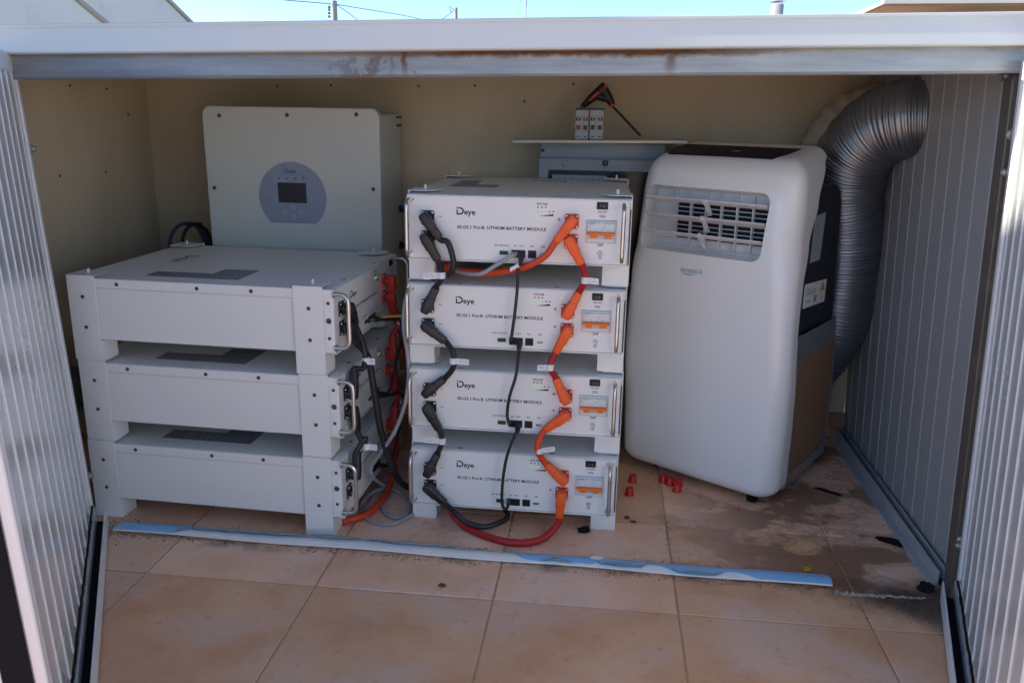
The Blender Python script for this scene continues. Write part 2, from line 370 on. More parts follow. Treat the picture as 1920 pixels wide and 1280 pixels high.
def tag(o, label=None, cat=None, group=None, kind=None):
    if label: o['label'] = label
    if cat: o['category'] = cat
    if group: o['group'] = group
    if kind: o['kind'] = kind
    return o
def kids(o): return [c for c in COL.objects if c.parent == o]
def copy_tree(o, parent=None, cmap=None):
    if cmap is None:
        cmap = {}
        for c in COL.objects: cmap.setdefault(c.parent, []).append(c)
    c = o.copy(); COL.objects.link(c)
    if parent is not None: c.parent = parent
    for ch in cmap.get(o, []): copy_tree(ch, c, cmap)
    return c
def spline(pts, sub=8):
    P = [Vector(p) for p in pts]; out = []
    Q = [P[0]*2-P[1]]+P+[P[-1]*2-P[-2]]
    for i in range(1, len(Q)-2):
        a, b, c, d = Q[i-1], Q[i], Q[i+1], Q[i+2]
        for k in range(sub):
            t = k/sub
            out.append(.5*((2*b)+(c-a)*t+(2*a-5*b+4*c-d)*t*t+(3*b-a-3*c+d)*t**3))
    out.append(P[-1]); return out
def text_mesh(txt, size, material, bold=0., shear=0., align='LEFT', sx=1.):
    cu = D.curves.new('lettering', 'FONT'); cu.body = txt; cu.size = size; cu.offset = bold*size; cu.shear = shear; cu.align_x = align; cu.resolution_u = 2; cu.extrude = 0
    to = D.objects.new('lettering', cu); COL.objects.link(to)
    dg = bpy.context.evaluated_depsgraph_get(); dg.update()
    me = D.meshes.new_from_object(to.evaluated_get(dg)); D.objects.remove(to); D.curves.remove(cu)
    # text lies in XY; stand it up in XZ facing -Y
    me.transform(Matrix(((sx, 0, 0, 0), (0, 0, -1, 0), (0, 1, 0, 0), (0, 0, 0, 1))))
    me.materials.clear(); me.materials.append(MATS[material]); return me
def text(txt, size, material, parent, x, y, z, name='lettering', fit=None, **kw):
    me = text_mesh(txt, size, material, **kw)
    o = obj(name, me, parent); o.location = (x, y, z)
    if fit:
        xs = [v.co.x for v in me.vertices]; w = max(xs)-min(xs); me.transform(Matrix.Diagonal((fit/w, 1, 1, 1)))
    return o
def disc_poly(cx, cz, r, n=14): return [(cx+r*math.cos(2*math.pi*i/n), cz+r*math.sin(2*math.pi*i/n)) for i in range(n)]
def round_rect(x0, x1, z0, z1, r, n=5):
    out = []
    for cx, cz, a0 in ((x1-r, z1-r, 0), (x0+r, z1-r, 90), (x0+r, z0+r, 180), (x1-r, z0+r, 270)):
        for i in range(n+1): a = math.radians(a0+90*i/n); out.append((cx+r*math.cos(a), cz+r*math.sin(a)))
    return out

# ================================================================== THE SETTING
ground = MB().box(-400, 400, -400, 400, -3.4, -3.3).build('ground', 'earth'); tag(ground, kind='structure')
TS, TX, TY = .3442, -.1769, 1.367
floor = MB().box(-2.62, 3.4, -5.2, 2.62, -.25, -.0022).build('terrace_floor', 'grout'); tag(floor, kind='structure')
tile_meshes = []
for k in range(5):
    b = MB(); g = .0016; b.box(g, TS-g, g, TS-g, -.012, 0, .0013)
    rr = random.Random(k)
    b.xform(lambda p: Vector((p.x+rr.uniform(-.0006, .0006), p.y+rr.uniform(-.0006, .0006), p.z)))
    tile_meshes.append(b.mesh('tile', 'terracotta'))
for i in range(-7, 8):
    for j in range(-15, 4):
        o = obj('tile', tile_meshes[random.randrange(5)], floor)
        o.location = (TX+i*TS, TY+j*TS, random.uniform(-.0007, .0006))

# ------------------------------------------------------------------ enclosure
shed = empty('equipment_enclosure', (0, 1.5, 0))
tag(shed, 'low white panel enclosure with rusty header beam and two open ribbed doors', 'enclosure')
LEAN = .045
def shed_part(b, name, m, parent=None, fn=None):
    if fn: b.xform(fn)
    if parent is None: b.xform(lambda p: p-Vector((0, 1.5, 0)))
    return b.build(name, m, parent or shed)
lean = lambda p: Vector((p.x-LEAN*p.z, p.y, p.z))
YB, XL = 2.32, -1.302
backb = shed_part(MB().box(-1.315, .70, YB, YB+.012, .0, 1.03), 'back_board', 'beige_board')
leftb = shed_part(MB().box(XL-.012, XL, 1.47, YB-.001, .0, 1.03), 'left_board', 'beige_board')
# board joint on the left wall, screws and holes
def screw_head(b, P, n, r=.0042, h=.002): b.lathe(Vector(P), n, [(-.001, r), (h*.5, r), (h, r*.7), (h*.9, r*.35), (h*.3, r*.3), (h*.3, 0)], 10)
for px, py in ((131, 161), (200, 167), (112, 330), (198, 323), (240, 215)):
    P = at_x(px, py, XL); b = MB(); screw_head(b, P, (1, 0, 0), .0036); shed_part(b, 'screw', 'screw_dark')
for px, py in ((520, 162), (620, 160), (785, 162), (890, 161), (983, 190), (1075, 158)):
    P = at_y(px, py, YB); b = MB(); screw_head(b, P, (0, -1, 0), .0034); shed_part(b, 'screw', 'screw_dark')
for y in (1.6, 1.935): shed_part(MB().box(XL-.0005, XL+.008, y-.16, y+.165, 0, .075, .002), 'skirting_tile', 'terracotta')
for i in range(6): shed_part(MB().box(-1.29+i*.335, -1.29+i*.335+.331, YB-.008, YB-.0005, 0, .075, .002), 'skirting_tile', 'terracotta')
# ceiling underside + roof sandwich panel
rz_ = lambda x: .982+.0165*(x+.164)
def roofslope(p): return Vector((p.x, p.y, p.z+.0165*(p.x+.164)))
rp = shed_part(MB().box(-1.50, .82, 1.435, 2.46, .982, 1.0305, .0025), 'roof_panel', 'roof_white', fn=roofslope)
b = MB()
for i in range(2): b.box(-1.4985, .8185, 1.4325+.001*i, 1.4352, 1.0255-.002*i, 1.0292-.002*i)
shed_part(b, 'drip_edge', 'roof_white', fn=roofslope)
# header beam, own origin so its rust follows it
hb = MB().box(-1.20, .80, -.025, .025, 0, .0475, .004)
hbo = shed_part(hb.xform(lambda p: Vector((p.x, p.y+1.495, p.z+.9415+.0172*(p.x+.165)))), 'header_beam', 'rusty_steel')
hbo.data.transform(Matrix.Translation((0, 0, -.9415))); hbo.location.z = .9415
shed_part(MB().box(-.86, -.62, 1.86, 1.90, .953, .968), 'ceiling_batten', 'ac_dark')
# right wall: ribbed sheet in a floor channel
def ribbed(x0, x1, z0, z1, pitch=.070, rib=.0042, h=.0018, s=1):
    # sheet in XZ plane with small raised vertical beads towards +y*s
    xs = []; x = x0
    prof = [(x0, 0)]
    k = x0+pitch*.6
    while k < x1-pitch*.3:
        prof += [(k-rib, 0), (k-rib*.35, h), (k+rib*.35, h), (k+rib, 0)]; k += pitch
    prof.append((x1, 0)); t = -.004
    n = len(prof); b = MB()
    v = [(a, c*s, z) for z in (z0, z1) for a, c in prof]
    b.add(v, [(i, i+1, n+i+1, n+i) for i in range(n-1)])
    b.box(x0, x1, t*s, -.0008*s, z0, z1)
    return b
RW = .705
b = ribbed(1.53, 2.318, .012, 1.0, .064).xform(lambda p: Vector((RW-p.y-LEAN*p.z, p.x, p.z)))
rw = shed_part(b, 'right_ribbed_wall', 'ribbed_white_shaded')
shed_part(MB().box(RW+.005, RW+.045, 1.50, 2.33, 0, 1.0).xform(lean), 'right_outer_wall', 'door_white')
fx = lambda p: Vector((p.x, p.y, p.z))
shed_part(MB().box(.680, .684, 1.535, 2.318, 0, .030, .001), 'channel_lip', 'alu')
shed_part(MB().box(.6845, .7025, 1.5355, 2.3175, 0, .006), 'channel_base', 'black_rubber')
shed_part(MB().box(.694, .6965, 1.535, 2.318, .006, .036, .001), 'channel_rail', 'alu')
shed_part(MB().box(.664, .680, 1.535, 2.318, 0, .004, .001), 'channel_flange', 'alu')
# right post
post = shed_part(MB().box(.686, .7180, 1.487, 1.5205, 0, .955, .002).xform(lean), 'right_post', 'post_bronze')
shed_part(MB().box(.7000, .7140, 1.4815, 1.4865, .06, .955, .001).xform(lean), 'hinge_flange', 'alu_old')
def bolt(P, n, r=.0065, h=.010, parent=None, name='bolt'):
    b = MB(); b.lathe(Vector(P), n, [(0, r*1.5), (.0015, r*1.5), (.0015, r), (h*.55, r), (h, r*.55), (h, 0)], 10); return b
for z in (.125, .86): shed_part(bolt((.696-LEAN*z, 1.487, z), (0, -1, 0)), 'bolt', 'bolt_zinc')
for px, py in ((1883, 143),): shed_part(bolt(at_y(px, py, 1.487), (0, -1, 0)), 'bolt', 'screw_dark')
# left jamb behind the door
shed_part(MB().box(-1.165, -1.115, 1.487, 1.5205, 0, .925, .002).xform(lean), 'left_post', 'post_bronze')
shed_part(MB().box(-1.31, -1.1655, 1.50, 1.515, 0, .925).xform(lean), 'front_jamb_panel', 'door_white')

def door(name, hinge, ang, L, s, z0, z1, label, sign):
    """local x along the leaf from the hinge, inner face at y=0, s=+1 when inward is +y"""
    d = empty(name, (hinge[0], hinge[1], 0), ang); d.parent = shed; d.location = (hinge[0], hinge[1]-1.5, 0)
    tag(d, label)
    # shear so that the leaf leans as the posts do
    ex = Vector((math.cos(ang), math.sin(ang), 0)); ey = Vector((-math.sin(ang), math.cos(ang), 0))
    lx, ly = -LEAN*ex.x, -LEAN*ey.x
    sh = lambda p: Vector((p.x+lx*p.z, p.y+ly*p.z, p.z))
    def P(b, nm, m): return b.xform(sh).build(nm, m, d)
    fw = .030
    P(ribbed(fw, L-fw, z0+.03, z1-.03, .070, s=s), 'ribbed_sheet', 'ribbed_white')
    T = .048*s
    P(MB().box(.004, L-.004, -T, -.006*s, z0+.02, z1-.02), 'outer_sheet', 'door_white')
    P(MB().box(0, fw, -.012*s, .003*s, z0, z1, .002), 'hinge_stile', 'door_white')
    P(MB().box(L-fw, L, -.012*s, .003*s, z0, z1, .002), 'free_stile', 'door_white')
    P(MB().box(fw+.0005, L-fw-.0005, -.012*s, .004*s, z1-.034, z1, .003), 'top_rail', 'door_white')
    P(MB().box(L-.003, L+.004, -T*.92, -.0125*s, z0+.004, z1-.004, .001), 'edge_gasket', 'black_rubber')
    P(MB().box(L-.006, L+.003, -T-.016*s, -T*.93, z0, z1, .001), 'outer_flange', 'door_white')
    # bottom channel with its lip
    P(MB().box(.012, L-.004, .024*s, .027*s, .006, .046, .001), 'channel_lip', 'door_white')
    P(MB().box(.012, L-.004, -.01*s, .027*s, .003, .0058), 'channel_base', 'alu')
    P(MB().box(.03, L-.006, .0045*s, .0225*s, .0065, .024), 'channel_gap', 'black_rubber')
    P(MB().box(.012, L-.006, .0045*s, .0075*s, .0245, .052, .0008), 'channel_rail', 'alu')
    b = MB(); rr = random.Random(5)
    pts = [(fw+(L-2*fw)*i/60, .0035*s, z0+.030+rr.uniform(-.003, .003)) for i in range(61)]
    P(b.tube(pts, .0022, 5), 'sealant_bead', 'black_rubber')
    for z in (.12, .80):
        P(bolt((.004, .003*s, z), (0, s, 0)), 'bolt', 'bolt_zinc')
    return d
door('left_door', (-1.071, 1.529), math.radians(-60.2), .80, 1, .03, .972, 'left leaf of white ribbed sheet with black edge gasket', 1)
door('right_door', (.694, 1.478), math.radians(-180+73), .80, -1, .03, .975, 'right leaf of white ribbed sheet partly in sun', -1)
# torn plaster flakes on the edge of the right leaf
# ------------------------------------------------------------------ threshold strip with peeling film
SX0, SX1 = -1.018, .472
st = empty('threshold_strip', (-.27, 1.52, 0)); tag(st, 'long flat white plastic strip with peeling blue film lying across the tiles', 'strip')
def strip_pt(u, v, h=0.):  # u along 0..1, v 0 front .. 1 back
    x = SX0+(SX1-SX0)*u; yf = 1.508+(1.494-1.508)*u; w = .036+.002*math.sin(u*9)
    return Vector((x+.012*v*(1-u)*.6, yf+w*v, .006+.0045*math.sin(math.pi*min(1, v*.9+.1))+h+.0015*math.sin(u*21)))-Vector((-.27, 1.52, 0))
N = 150
def strip_surf(v0f, v1f, h, thick, name, m):
    b = MB(); K = 5; vs = []
    for i in range(N+1):
        u = i/N
        for k in range(K+1): v = v0f(u)+(v1f(u)-v0f(u))*k/K; vs.append(strip_pt(u, v, h))
        for k in range(K, -1, -1): v = v0f(u)+(v1f(u)-v0f(u))*k/K; vs.append(strip_pt(u, v, h-thick))
    M = 2*(K+1)
    b.add(vs, [(i*M+k, i*M+(k+1) % M, (i+1)*M+(k+1) % M, (i+1)*M+k) for i in range(N) for k in range(M)])
    b.add(vs, [tuple(range(M)), tuple(range(N*M, N*M+M))]); return b.build(name, m, st)
strip_surf(lambda u: 0, lambda u: 1, 0, .003, 'strip_base', 'strip_white')
VT = [(218, .02), (335, .02), (360, .30), (450, .42), (540, .50), (590, .62), (612, .50), (650, .55), (700, .62), (730, .48), (770, .58), (820, .80), (870, .93), (930, .92), (962, .55), (985, .04), (1105, .03), (1118, .20), (1128, .04), (1190, .05), (1203, .12), (1214, .48), (1240, .36), (1272, .02), (1338, .02), (1368, .36), (1395, .22), (1422, .02), (1560, .02)]
VT = [((at_z(x, 985+(x-218)*.0865)[0]-SX0)/(SX1-SX0), v if v < .03 else min(.95, v*1.12+.06)) for x, v in VT]
def vlow(u):
    for (a, va), (c, vc) in zip(VT, VT[1:]):
        if a <= u <= c:
            t = (u-a)/max(1e-6, c-a); return va+(vc-va)*t+.03*math.sin(u*180)*(1 if va > .05 and vc > .05 else .2)
    return .02
strip_surf(lambda u: min(.97, max(.01, vlow(u))), lambda u: 1.0, .0012, .0009, 'blue_film', 'film_blue')
# crumpled curl along the torn film edge
b = MB(); vs = []; rows = 0; rr = random.Random(3)
segs = []
for i in range(N+1):
    u = i/N; v = vlow(u); segs.append((u, v))
def curl(lo, hi):
    bb = MB(); pts = [s_ for s_ in segs if lo <= s_[0] <= hi]; vs = []; K = 4
    for j, (u, v) in enumerate(pts):
        w = .0100*math.sin(math.pi*min(1, max(.05, j/max(1, len(pts)-1))))+.002
        for k in range(K+1):
            a = math.pi*.75*k/K; n_ = rr.uniform(-.0009, .0009)
            p = strip_pt(u, v, .0025+w*.55*math.sin(a)+n_); p.y += w*(.9-k/K*1.5)*.55+n_; vs.append(p)
    M = K+1
    bb.add(vs, [(i*M+k, i*M+k+1, (i+1)*M+k+1, (i+1)*M+k) for i in range(len(pts)-1) for k in range(K)], True)
    o = bb.build('film_curl', 'film_crumple', st); md = o.modifiers.new('t', 'SOLIDIFY'); md.thickness = .0004
for lo, hi in ((.09, .30), (.28, .36), (.37, .54), (.62, .66), (.69, .76), (.79, .86)): curl(lo, hi)
b = MB().prism([(p.x, p.y) for p in [strip_pt(.685, .55), strip_pt(.697, .5), strip_pt(.702, .7), strip_pt(.699, .9), strip_pt(.688, .92), strip_pt(.683, .75)]], .0135, .0142, 'z'); b.build('film_hole', 'strip_white', st)

# ================================================================== BATTERY MODULES
W_, PP, PH = .445, .1819, .1375
FZ = PP-PH  # feet height
LP = PP-.0042  # lid level, below the bracket plates
SOCK = {'n1': (.0415, .1300), 'n2': (.0418, .0895), 'p1': (.3310, .1312), 'p2': (.3305, .0915)}
TXT = {}
def make_module(Dp):
    r = empty('battery_module')
    c = MB().box(.0015, W_-.0015, .0016, Dp, FZ+.001, LP-.0032, .0015); c.build('case', 'white_paint', r)
    # lid folded over the top with a lip down the sides
    lid = MB().box(.0005, W_-.0005, .003, Dp+.0008, LP-.0031, LP-.0016, .0007)
    for x0, x1 in ((-.0014, .0012), (W_-.0012, W_+.0014)): lid.box(x0, x1, .006, Dp-.002, LP-.021, LP-.0024)
    lo = lid.build('lid', 'white_paint', r)
    for sx_ in (-.00135, W_+.00135): MB().box(sx_-.0001, sx_+.0001, .084, Dp-.064, LP-.0216, LP-.0209).build('lid_seam', 'ink_grey', lo)
    fp = MB().box(.003, W_-.003, 0, .0015, FZ+.0025, LP-.006, .0006); fp.build('front_panel', 'white_paint', r)
    fl = MB().box(0, W_, -.004, .001, FZ, FZ+.0022).box(0, W_, -.0015, .002, LP-.0058, LP-.0032)
    fl.build('panel_edge', 'white_paint', r)
    for x in (.012, W_-.016):
        MB().cyl((x, -.0003, LP-.012), (x, .0002, LP-.012), .0016, n=8).build('rivet_hole', 'ink_black', r)
    # corner feet: side plate, folded top plate, box foot, locating pin
    for sx in (0, 1):
        for sy in (0, 1):
            y0, y1 = (.020, .082) if sy == 0 else (Dp-.062, Dp+.001)
            X = (lambda a: a) if sx == 0 else (lambda a: W_-a)
            b = MB(); b.box(X(-.0036), X(-.0017), y0, y1, .0005, PP-.0002, .0006)
            b.box(X(-.0025), X(.050), y0, y0+.0016, .0006, FZ-.0005); b.box(X(-.0025), X(.050), y1-.0016, y1, .0006, FZ-.0005)
            b.box(X(.0484), X(.050), y0+.0017, y1-.0017, .0006, FZ-.0005)
            fo = b.build('corner_foot', 'white_paint', r)
            pz = PP-.0014
            pl = MB().prism([(X(-.0036), y0), (X(.040), y0), (X(.056), y0+.022), (X(.056), y1), (X(-.0036), y1)], pz, pz+.0014, 'z')
            pl.build('top_plate', 'white_paint', fo)
            MB().cyl((X(.026), (y0+y1)/2, pz+.001), (X(.026), (y0+y1)/2, pz+.0105), .0032, .0028, 10).build('locating_pin', 'white_paint', fo)
            for zz in (.137, .072):
                b = MB(); b.lathe((X(-.0036), y0+.030, zz), (-1 if sx == 0 else 1, 0, 0), [(0, .0042), (.0012, .0038), (.0013, .0022), (.0004, .002), (.0004, 0)], 10); b.build('screw', 'screw_dark', fo)
    # side screws on the lid lip and on the front flange
    for sx, nx in ((-.0014, -1), (W_+.0014, 1)):
        for yy in (.17, Dp*.5, Dp-.11):
            b = MB(); b.lathe((sx, yy, LP-.012), (nx, 0, 0), [(0, .0042), (.0012, .0038), (.0013, .002), (.0004, .0018), (.0004, 0)], 10); b.build('screw', 'screw_dark', lo)
        for zz, rad in ((.148, .0036), (.112, .006), (.076, .0036)):
            b = MB(); b.lathe((.0015 if nx < 0 else W_-.0015, .011, zz), (nx, 0, 0), [(0, rad), (.0012, rad*.9), (.0013, rad*.5), (.0004, rad*.45), (.0004, 0)], 12); b.build('screw', 'screw_dark', r)
    for xx in (.10, .30): MB().box(xx, xx+.012, .012, .016, LP-.00165, LP-.0013).build('lid_slot', 'ink_black', lo)
    # warning label on the lid (L-shaped) and logo
    lb = MB().prism([(.05, Dp*.39), (.155, Dp*.39), (.155, Dp*.53), (.10, Dp*.53), (.10, Dp*.75), (.05, Dp*.75)][::1], LP-.00155, LP-.0012, 'z')
    lb.build('warning_label', 'label_grey', lo)
    pr = MB(); rr = random.Random(2)
    for i in range(9):
        y = Dp*.42+i*.017
        pr.box(.056, .056+.036*rr.uniform(.6, 1), y, y+.006, LP-.00115, LP-.0011)
    for i in range(5): pr.box(.106, .106+.04*rr.uniform(.5, 1), Dp*.40+i*.012, Dp*.40+i*.012+.004, LP-.00115, LP-.0011)
    pr.build('label_print', 'ink_grey', lo)
    if 'top' not in TXT: TXT['top'] = text_mesh('Deye', .042, 'ink_purple', .012)
    t = obj('lettering', TXT['top'], lo); t.rotation_euler = (math.radians(-90), 0, math.radians(180)); t.location = (.30, Dp*.62+.115, LP-.0012)
    # handles
    for x in (.0045, .4315):
        z0, z1 = .0565, .166
        pts = spline([(x, .001, z1), (x, -.018, z1), (x, -.0265, z1-.006), (x, -.030, z1-.016), (x, -.030, (z0+z1)/2), (x, -.030, z0+.016), (x, -.0265, z0+.006), (x, -.018, z0), (x, .001, z0)], 4)
        h = MB().tube(pts, .0042, 10).build('handle', 'steel', r)
        for z in (z0, z1): MB().cyl((x, -.0012, z), (x, .0005, z), .0072, n=14).build('handle_washer', 'steel', h)
    # sockets
    for k, (x, z) in SOCK.items():
        m = 'black_plastic' if k[0] == 'n' else 'plug_red'
        p = MB().prism(round_rect(x-.0135, x+.0135, z-.0145, z+.0145, .0035), -.0042, .0005).build('terminal_socket', m, r)
        for a in (-1, 1):
            for c_ in (-1, 1):
                b = MB(); b.lathe((x+a*.0098, -.0042, z+c_*.0105), (0, -1, 0), [(0, .0029), (.0012, .0027), (.0018, .0016), (.0019, 0)], 9); b.build('screw', 'screw_bright', p)
    # printing
    Y = -.0003
    lg = MB()  # logo: open D with a dot, then the letters
    x0, z0, h = .1000, .1375, .0150
    n_ = 10; outer = [(x0+.0065+.0085*math.cos(math.radians(90-180*i/n_)), z0+h/2+h/2*math.sin(math.radians(90-180*i/n_))) for i in range(n_+1)]
    inner = [(x0+.0060+.0060*math.cos(math.radians(90-180*i/n_)), z0+h/2+(h/2-.0028)*math.sin(math.radians(90-180*i/n_))) for i in range(n_+1)]
    for i in range(n_): lg.add([(a, Y, b_) for a, b_ in (outer[i], outer[i+1], inner[i+1], inner[i])], [(0, 1, 2, 3)])
    def flat(b_, xa, xb, za, zb): b_.add([(xa, Y, za), (xb, Y, za), (xb, Y, zb), (xa, Y, zb)], [(0, 1, 2, 3)])
    flat(lg, x0+.0040, x0+.0065, z0+h-.0028, z0+h); flat(lg, x0, x0+.0065, z0, z0+.0028); flat(lg, x0, x0+.0026, z0+.0028, z0+h-.0048); flat(lg, x0, x0+.0026, z0+h-.0030, z0+h)
    lg.build('logo', 'ink_black', r)
    def lettering(key, *a, **kw):
        if key not in TXT:
            TXT[key] = text(*a, **kw); o = TXT[key]; TXT[key] = (o.data, o.location.copy())
        else:
            o = obj('lettering', TXT[key][0], a[3]); o.location = TXT[key][1]
        return o
    lettering('eye', 'eye', .0165, 'ink_black', r, .1150, Y, .1378, bold=.02, fit=.0230)
    lettering('name', 'SE-G5.1 Pro-B  LITHIUM BATTERY MODULE', .0088, 'ink_black', r, .1008, Y, .1102, bold=.022, fit=.1795)
    lettering('run', 'RUN ALM', .0054, 'ink_black', r, .2605, Y, .1617, bold=.02, fit=.0205)
    lettering('dry', 'DRY CONTACT', .0044, 'ink_black', r, .1768, Y, .0772, bold=.02, fit=.0315)
    lettering('in', 'IN', .0044, 'ink_black', r, .2170, Y, .0772, bold=.02)
    lettering('out', 'OUT', .0044, 'ink_black', r, .2268, Y, .0772, bold=.02)
    lettering('pcs', 'PCS', .0044, 'ink_black', r, .2492, Y, .0772, bold=.02)
    lettering('usb', 'USB', .0044, 'ink_black', r, .2712, Y, .0772, bold=.02)
    lettering('onoff', 'ON OFF', .0042, 'ink_black', r, .3815, Y, .1496, bold=.02, fit=.0170)
    lettering('on', 'ON', .0072, 'ink_black', r, .3845, Y, .1402, bold=.015)
    lettering('off', 'OFF', .0072, 'ink_black', r, .3825, Y, .0832, bold=.015)
    sg = MB(); flat(sg, .0645, .0705, .1322, .1334); flat(sg, .0645, .0705, .0912, .0924)
    for zc in (.1339, .0975): flat(sg, .3020, .3090, zc-.0006, zc+.0006); flat(sg, .30490, .3061, zc-.0035, zc-.0006); flat(sg, .30490, .3061, zc+.0006, zc+.0035)
    sg.add([(.2660, Y, .1397), (.2942, Y, .1400), (.2942, Y, .1440)], [(0, 1, 2)])
    sg.build('polarity_marks', 'ink_black', r)
    for x in (.2632, .2708, .2785): MB().prism(disc_poly(x, .1568, .0015, 10), -.0006, .0005).build('indicator', 'ink_black', r)
    for x in (.2625, .2705, .2785): MB().prism(disc_poly(x, .1485, .0017, 10), -.0006, .0005).build('indicator', 'led_green', r)
    for x in (.2862, .2938): MB().prism(disc_poly(x, .1488, .0015, 10), -.0006, .0005).build('indicator', 'ink_black', r)
    # rocker switch
    s = MB().box(.3787, .4008, -.0022, .0005, .1558, .1702, .0008).build('rocker_switch', 'black_plastic', r)
    MB().box(.3812, .3983, -.0045, -.0023, .1580, .1680, .0012).build('rocker', 'port_black', s)
    b = MB(); b.add([(.3850, -.0047, .1627), (.3880, -.0047, .1627), (.3880, -.0047, .1634), (.3850, -.0047, .1634)], [(0, 1, 2, 3)])
    o_ = disc_poly(.3935, .1630, .0016, 10); i_ = disc_poly(.3935, .1630, .0010, 10); b.add([(x, -.0047, z) for x, z in o_+i_], [(i, (i+1) % 10, 10+(i+1) % 10, 10+i) for i in range(10)]); b.build('rocker_marks', 'ink_grey', s)
    # breaker
    bk = MB().box(.3600, .4180, -.0035, .0005, .0905, .1342, .0006); bk.box(.3620, .4160, -.0062, -.0036, .1120, .1322, .0008); bk.box(.3620, .4160, -.0062, -.0036, .0925, .1000, .0008)
    bk = bk.build('circuit_breaker', 'breaker_white', r)
    MB().box(.3595, .4185, -.0012, .0004, .0898, .1349, .0003).build('breaker_frame', 'ink_grey', bk)
    bh = MB().box(.3612, .4168, -.0150, -.0037, .1062, .1118, .0015).box(.3690, .3810, -.0125, -.0037, .1002, .1061, .001).box(.3975, .4095, -.0125, -.0037, .1002, .1061, .001)
    bh.build('toggle', 'breaker_orange', bk)
    pr = MB(); yy = -.0064
    def fl2(b_, xa, xb, za, zb): b_.add([(xa, yy, za), (xb, yy, za), (xb, yy, zb), (xa, yy, zb)], [(0, 1, 2, 3)])
    fl2(pr, .3635, .3785, .1288, .1308); fl2(pr, .3800, .3870, .1290, .1300); fl2(pr, .3915, .4155, .1290, .1302); pr.build('breaker_band', 'teal_print', bk)
    pr = MB(); fl2(pr, .3640, .3740, .1262, .1272); fl2(pr, .3640, .3680, .1212, .1228); fl2(pr, .3930, .3970, .1212, .1228)
    for q in range(5): fl2(pr, .3660+q*.011, .3700+q*.011, .1168, .1174)
    for q in range(4): fl2(pr, .3660+q*.012, .3695+q*.012, .1150, .1156)
    pr.build('breaker_print', 'ink_grey', bk)
    # earth screw and its mark
    b = MB(); b.lathe((.3890, 0, .0698), (0, -1, 0), [(0, .0052), (.002, .0050), (.0026, .003), (.0012, .0026), (.0012, 0)], 14); b.build('earth_screw', 'steel', r)
    b = MB(); o_ = disc_poly(.3892, .0607, .0034, 14); i_ = disc_poly(.3892, .0607, .0029, 14); b.add([(x, Y, z) for x, z in o_+i_], [(i, (i+1) % 14, 14+(i+1) % 14, 14+i) for i in range(14)])
    flat(b, .3867, .3917, .0604, .0609); flat(b, .38895, .38945, .0609, .0632); flat(b, .3877, .3907, .0595, .0599); b.build('earth_mark', 'ink_black', r)
    # ports
    g = MB().box(.1878, .2048, -.0022, .0005, .0600, .0680, .0006).build('dry_contact_port', 'connector_green', r)
    for q in range(4): MB().box(.1893+q*.0040, .1917+q*.0040, -.0024, -.0021, .0618, .0662).build('contact', 'port_black', g)
    def rj(xa, xb, n):
        f = MB(); f.box(xa, xb, -.0012, .0005, .0545, .0705, .0006); o = f.build('network_port', 'port_black', r)
        w = (xb-xa)/n
        for q in range(n): MB().box(xa+q*w+.0022, xa+(q+1)*w-.0022, -.0016, -.0011, .0570, .0675).build('port_opening', 'void_dark', o)
    rj(.2118, .2402, 2); rj(.2452, .2620, 1)
    u = MB().box(.2690, .2818, -.0012, .0005, .0607, .0655, .0004).build('usb_port', 'steel', r)
    MB().box(.2700, .2808, -.0015, -.0011, .0612, .0635).build('port_opening', 'port_black', u)
    return r
DC, DL = .4816, .572
SCO, SCY = Vector((-.3958, 1.6502, 0)), -.0022
SLO, SLY = Vector((-.5248, 1.5567, 0)), math.radians(90)-.0394
proto_c = make_module(DC); proto_l = make_module(DL)
CMAP = {}
for c_ in COL.objects: CMAP.setdefault(c_.parent, []).append(c_)
labs_c = ['bottom battery module of the four-high stack beside the air conditioner', 'second battery module from the floor in the four-high central stack', 'third battery module from the floor in the four-high central stack', 'topmost battery module of the four-high central stack']
labs_l = ['bottom battery module of the three-high stack by the left door', 'middle battery module of the three-high stack by the left door', 'topmost battery module of the three-high stack by the left door, under the inverter']
mods_c, mods_l = [], []
for k in range(4):
    o = proto_c if k == 0 else copy_tree(proto_c, None, CMAP)
    j = (.0, .0012, -.0010, .0008)[k]
    o.location = SCO+Vector((j, abs(j)*.5, k*PP)); o.rotation_euler = (0, 0, SCY+j*.8); tag(o, labs_c[k], 'battery', 'white battery modules'); mods_c.append(o)
for k in range(3):
    o = proto_l if k == 0 else copy_tree(proto_l, None, CMAP)
    j = (.0, .0015, -.001)[k]
    o.location = SLO+Vector((j, j, k*PP)); o.rotation_euler = (0, 0, SLY+j*.8); tag(o, labs_l[k], 'battery', 'white battery modules'); mods_l.append(o)

